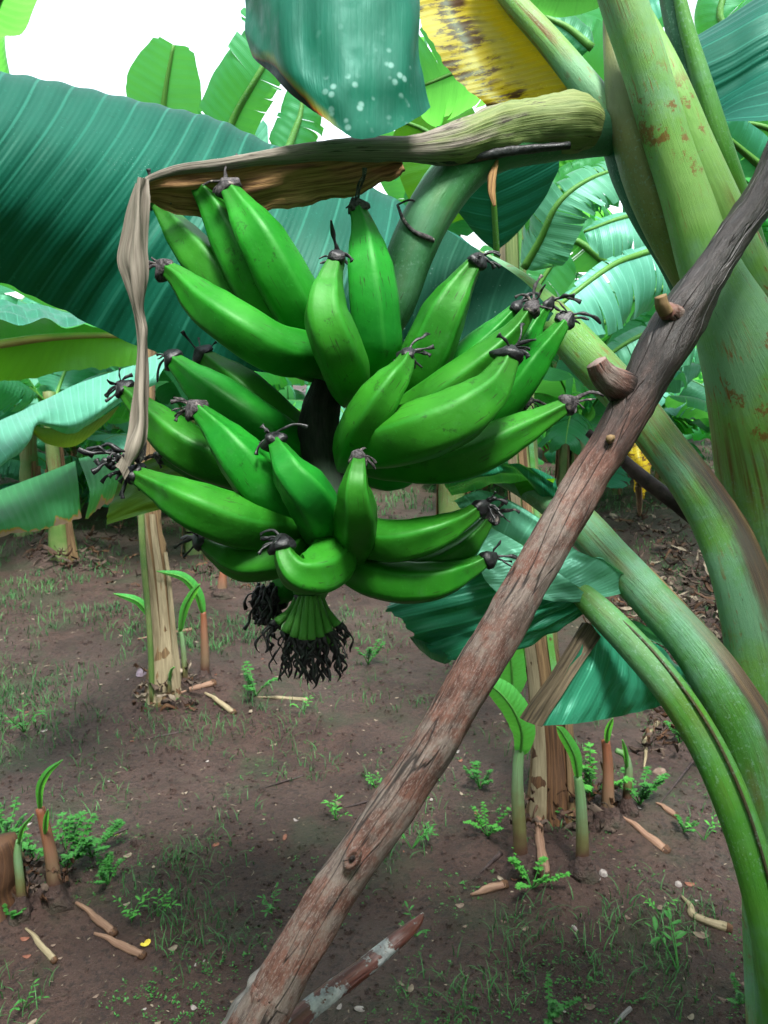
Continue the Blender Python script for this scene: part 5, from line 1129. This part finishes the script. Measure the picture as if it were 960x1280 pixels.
blades('grass', 4200, (560, 960), lambda x, y, g: max(0, min(1, (.28+nz(g, 1.6, 2)*1.5)*(1.45-(y-560)/290)*(1.7 if x < 350 else .7))), lambda x, y: .055, 'grass_far', 'fine green grass on the soil further back', 3, .8)
blades('grass', 750, (880, 1290), lambda x, y, g: max(0, min(1, .04+nz(g, 2.6, 7)*1.6)), lambda x, y: .045, 'grass', 'sparse thin grass tufts on the near soil', 4, .8)
blades('grass', 3500, (452, 640), lambda x, y, g: max(0, min(1, .5+nz(g, .5, 5))), lambda x, y: .10, 'grass_far', 'grass between the far rows of banana plants', 5, 1.0)

# bits of straw, root and shell lying everywhere
mb = MB(); rc = random.Random(58)
for i in range(2400):
    px, py = rc.uniform(-10, 970), rc.uniform(660, 1285); g = G(px, py); s = PX(rc.uniform(.8, 3.2), depth(g)); a = rc.uniform(0, 6.28); el = rc.uniform(.12, .6)
    d = V((math.cos(a), math.sin(a), rc.uniform(-.1, .2)))*s*(1.8 if el < .25 else 1); q = V((-math.sin(a), math.cos(a), rc.uniform(-.2, .2)))*s*el; b = len(mb.v); g = g+V((0, 0, .0015))
    mb.v += [g-d, g+q-d*.3, g+d, g-q+d*.4, g+V((0, 0, s*.25))]
    for k in range(4): mb.face([b+k, b+(k+1) % 4, b+4], [(0, 0)]*3, [(0, 0)]*3)
    mb.mi[-4:] = [0 if rc.random() < .35 else 1]*4
tag(mb.build('soil_litter', [MT['straw'], MT['straw_dark']]), 'fine bits of straw and dead leaf over the soil', None, None, 'stuff')
# tiny seedlings, far too many to count
mb = MB(); rc = random.Random(55); c_ = 0
while c_ < 2600:
    px, py = rc.uniform(-10, 970), rc.uniform(700, 1285); g = G(px, py)
    if rc.random() > .10+nz(g, 3.1, 12)*1.3: continue
    c_ += 1; s = rc.uniform(.002, .0065)
    for k in range(rc.randint(2, 4)):
        a = rc.uniform(0, 6.28); d = V((math.cos(a), math.sin(a), rc.uniform(.1, .7))); q = V((-math.sin(a), math.cos(a), 0)); b = len(mb.v); p = g+V((rc.uniform(-.006, .006), rc.uniform(-.006, .006), rc.uniform(.001, .008)))
        mb.v += [p, p+d*s*.5+q*s*.35, p+d*s*1.2, p+d*s*.5-q*s*.35]; mb.face([b, b+1, b+2, b+3], [(0, 0)]*4, [(0, 0)]*4)
tag(mb.build('seedlings', MT['weed']), 'tiny green seedlings sprinkled over the soil', None, None, 'stuff')

# ---------------------------------------------------------------- small weeds, each a plant of its own
def weed(px, py, s, seed, label, mat='weed', kind=0, group='small weeds on the soil'):
    """s = height in photo pixels"""
    rr = random.Random(seed); g = G(px, py); h = PX(s, depth(g)); root = empty('weed', g, label, 'weed', group)
    ms = MB(); ml = MB()
    ns = rr.randint(5, 9) if kind == 0 else rr.randint(3, 6)
    for i in range(ns):
        az = rr.uniform(0, 6.28); ln = rr.uniform(.3, 1.0)
        pl = [g-V((0, 0, .004))]
        for t in (.35, .7, 1): pl.append(g+V((math.cos(az)*h*ln*t, math.sin(az)*h*ln*t, h*rr.uniform(.75, 1)*t*(1.15-.35*t*ln))))
        ms.tube(pl, [h*.022, h*.018, h*.014, h*.008], n=5, sub=3)
        nl = rr.randint(9, 15) if kind == 0 else rr.randint(4, 6)
        for j in range(nl):
            t = .3+.7*(j+1)/nl; p = cr(pl, t); side = 1 if j % 2 else -1; a2 = az+side*rr.uniform(.7, 1.4) if j < nl-1 else az
            L_ = h*(rr.uniform(.10, .19) if kind == 0 else rr.uniform(.18, .42)); W_ = L_*(.24 if kind == 0 else .17)
            dv = V((math.cos(a2), math.sin(a2), rr.uniform(-.1, .5))).normalized(); sv = dv.cross(V((0, 0, 1))).normalized()
            nlf = 3 if kind == 0 else 1
            for q in range(nlf):
                d2 = (dv+sv*(q-1)*.9).normalized() if nlf == 3 else dv; s2 = d2.cross(V((0, 0, 1))).normalized(); b = len(ml.v)
                ml.v += [p, p+d2*L_*.3+s2*W_*.8, p+d2*L_*.7+s2*W_*.8, p+d2*L_-V((0, 0, L_*.12)), p+d2*L_*.7-s2*W_*.8, p+d2*L_*.3-s2*W_*.8, p+d2*L_*.5-V((0, 0, L_*.08))]
                for a in range(6): ml.face([b+a, b+(a+1) % 6, b+6], [(0, 0)]*3, [(0, 0)]*3)
    ms.build('stem', MT['weed'], root); ml.build('foliage', MT[mat], root)
WD = [(85, 1085, 60, 'ferny weed clump behind the rusty sprout at the lower left', 'weed', 0), (115, 1070, 45, 'ferny weed right of the lower left sprouts', 'weed', 0), (8, 1050, 42, 'ferny weed at the left edge above the stump', 'weed', 0), (45, 1075, 40, 'weed between the two lower left sprouts', 'weed', 0),
      (165, 1150, 30, 'round-leaved weed above the small yellow leaf', 'weed_bright', 1), (196, 1146, 26, 'bright seedling right of the round-leaved weed', 'weed_bright', 1), (135, 1105, 32, 'low weed tangle between sprout and yellow leaf', 'weed', 0), (15, 1150, 20, 'weed at the left edge under the stump', 'weed', 0),
      (420, 1025, 26, 'small bright seedling left of the pole at mid height', 'weed_bright', 1), (470, 985, 16, 'seedling left of the pole above the knot', 'weed_bright', 1), (340, 1140, 26, 'thin weed left of the pole low down', 'weed', 1), (320, 870, 38, 'weed under the fruit bunch on the left', 'weed', 0), (380, 890, 20, 'seedling below the withered flowers', 'weed_bright', 1),
      (490, 1000, 30, 'weed touching the pole from the right', 'weed', 1), (515, 1060, 30, 'weed right of the pole in the middle', 'weed', 1), (600, 985, 34, 'ferny weed right of the pole', 'weed', 0), (610, 1045, 36, 'broad weed left of the tall sprout', 'weed_bright', 0), (665, 1110, 40, 'bright weed at the foot of the tall sprout', 'weed_bright', 0),
      (740, 995, 60, 'ferny weed among the brown sprouts', 'weed_bright', 0), (800, 1005, 44, 'ferny weed right of the brown sprouts', 'weed', 0), (880, 1050, 28, 'two-leaved bright seedling near the lowest stalk', 'weed_bright', 1), (826, 1145, 24, 'small round seedling left of the curved stalk', 'weed_bright', 1), (848, 1215, 55, 'grassy weed at the lower right', 'weed', 1),
      (686, 1275, 40, 'dark leafy weed at the bottom edge', 'weed', 0), (925, 1255, 34, 'dark weed beside the main plant at the lower right', 'weed', 0), (855, 1040, 20, 'weed on the bare soil by the short pink stalk', 'weed', 0), (700, 1020, 22, 'weed beside the foot of the brown trunk', 'weed', 0),
      (30, 915, 34, 'grassy weed near the left edge at mid height', 'weed', 1), (520, 1170, 30, 'thin weed by the tip of the lichen stick', 'weed', 1), (30, 1260, 26, 'weed in the bottom left corner', 'weed', 1), (900, 960, 30, 'weed between the two lowest stalks', 'weed', 0), (460, 830, 30, 'weed patch below the right-hand fruits', 'weed', 0), (850, 930, 30, 'weed on the litter below the low leaf', 'weed', 0)]
for i, (x, y, s, lb, mt, kd) in enumerate(WD): weed(x, y, s, 500+i, lb, mt, kd)

# ---------------------------------------------------------------- dead leaf litter heap at the right (uncountable)
def litter(name, n, box, mats, label, seed, size=(.05, .16)):
    for mi, mt in enumerate(mats):
        mb = MB(); rc = random.Random(seed+mi)
        for i in range(n//len(mats)):
            px = rc.uniform(box[0], box[2]); py = rc.uniform(box[1], box[3]); g = G(px, py)+V((0, 0, rc.uniform(0, .10)))
            L_ = rc.uniform(*size); az = rc.uniform(0, 6.28); W_ = L_*rc.uniform(.12, .4); cl = rc.uniform(-6, 6); tl = rc.uniform(-.5, .5); sd_ = rc.random()*50
            ax = V((math.cos(az), math.sin(az), tl)).normalized(); sv = ax.cross(V((0, 0, 1))).normalized(); nv_ = sv.cross(ax)
            def fnn(u, v):
                w_ = W_*(v-.5)*math.sin(math.pi*(.08+.84*u)); x = (u-.5)*L_
                return g+ax*x+sv*(w_*math.cos(cl*(v-.5)*.6))+nv_*(abs(w_)*math.sin(cl*.4)+cl*.4*x*x/L_+.02*noise.noise(V((u*3, v*2, sd_))))
            mb.grid(fnn, 6, 3)
        tag(mb.build(name, MT[mt]), label, None, None, 'stuff')
litter('leaf_litter', 620, (735, 630, 960, 830), ['straw_dark', 'straw_dark', 'straw', 'rot_trunk'], 'heap of dead banana leaves and straw behind the leaf stalks', 70)
litter('leaf_litter', 260, (800, 830, 960, 950), ['straw_dark', 'rot_trunk'], 'dark dead leaves under the lowest stalks', 80, (.03, .10))
litter('leaf_litter', 60, (35, 676, 128, 716), ['straw_dark', 'rot_trunk'], 'dead sheaths around the foot of the banana plant at the left edge', 91, (.05, .16))
litter('leaf_litter', 70, (168, 848, 245, 892), ['straw_dark', 'rot_trunk', 'straw'], 'dead sheaths and crumbs around the foot of the dry trunk', 92, (.02, .08))
litter('leaf_litter', 80, (640, 990, 770, 1045), ['straw_dark', 'rot_trunk'], 'dead sheaths and crumbs around the foot of the brown trunk', 93, (.02, .07))
litter('leaf_litter', 60, (0, 1090, 95, 1140), ['straw_dark', 'rot_trunk'], 'crumbs around the foot of the lower left sprouts', 94, (.015, .05))
litter('leaf_litter', 160, (130, 620, 340, 740), ['straw_dark', 'rot_trunk'], 'scattered dead leaves on the soil behind the fruits', 90, (.04, .12))
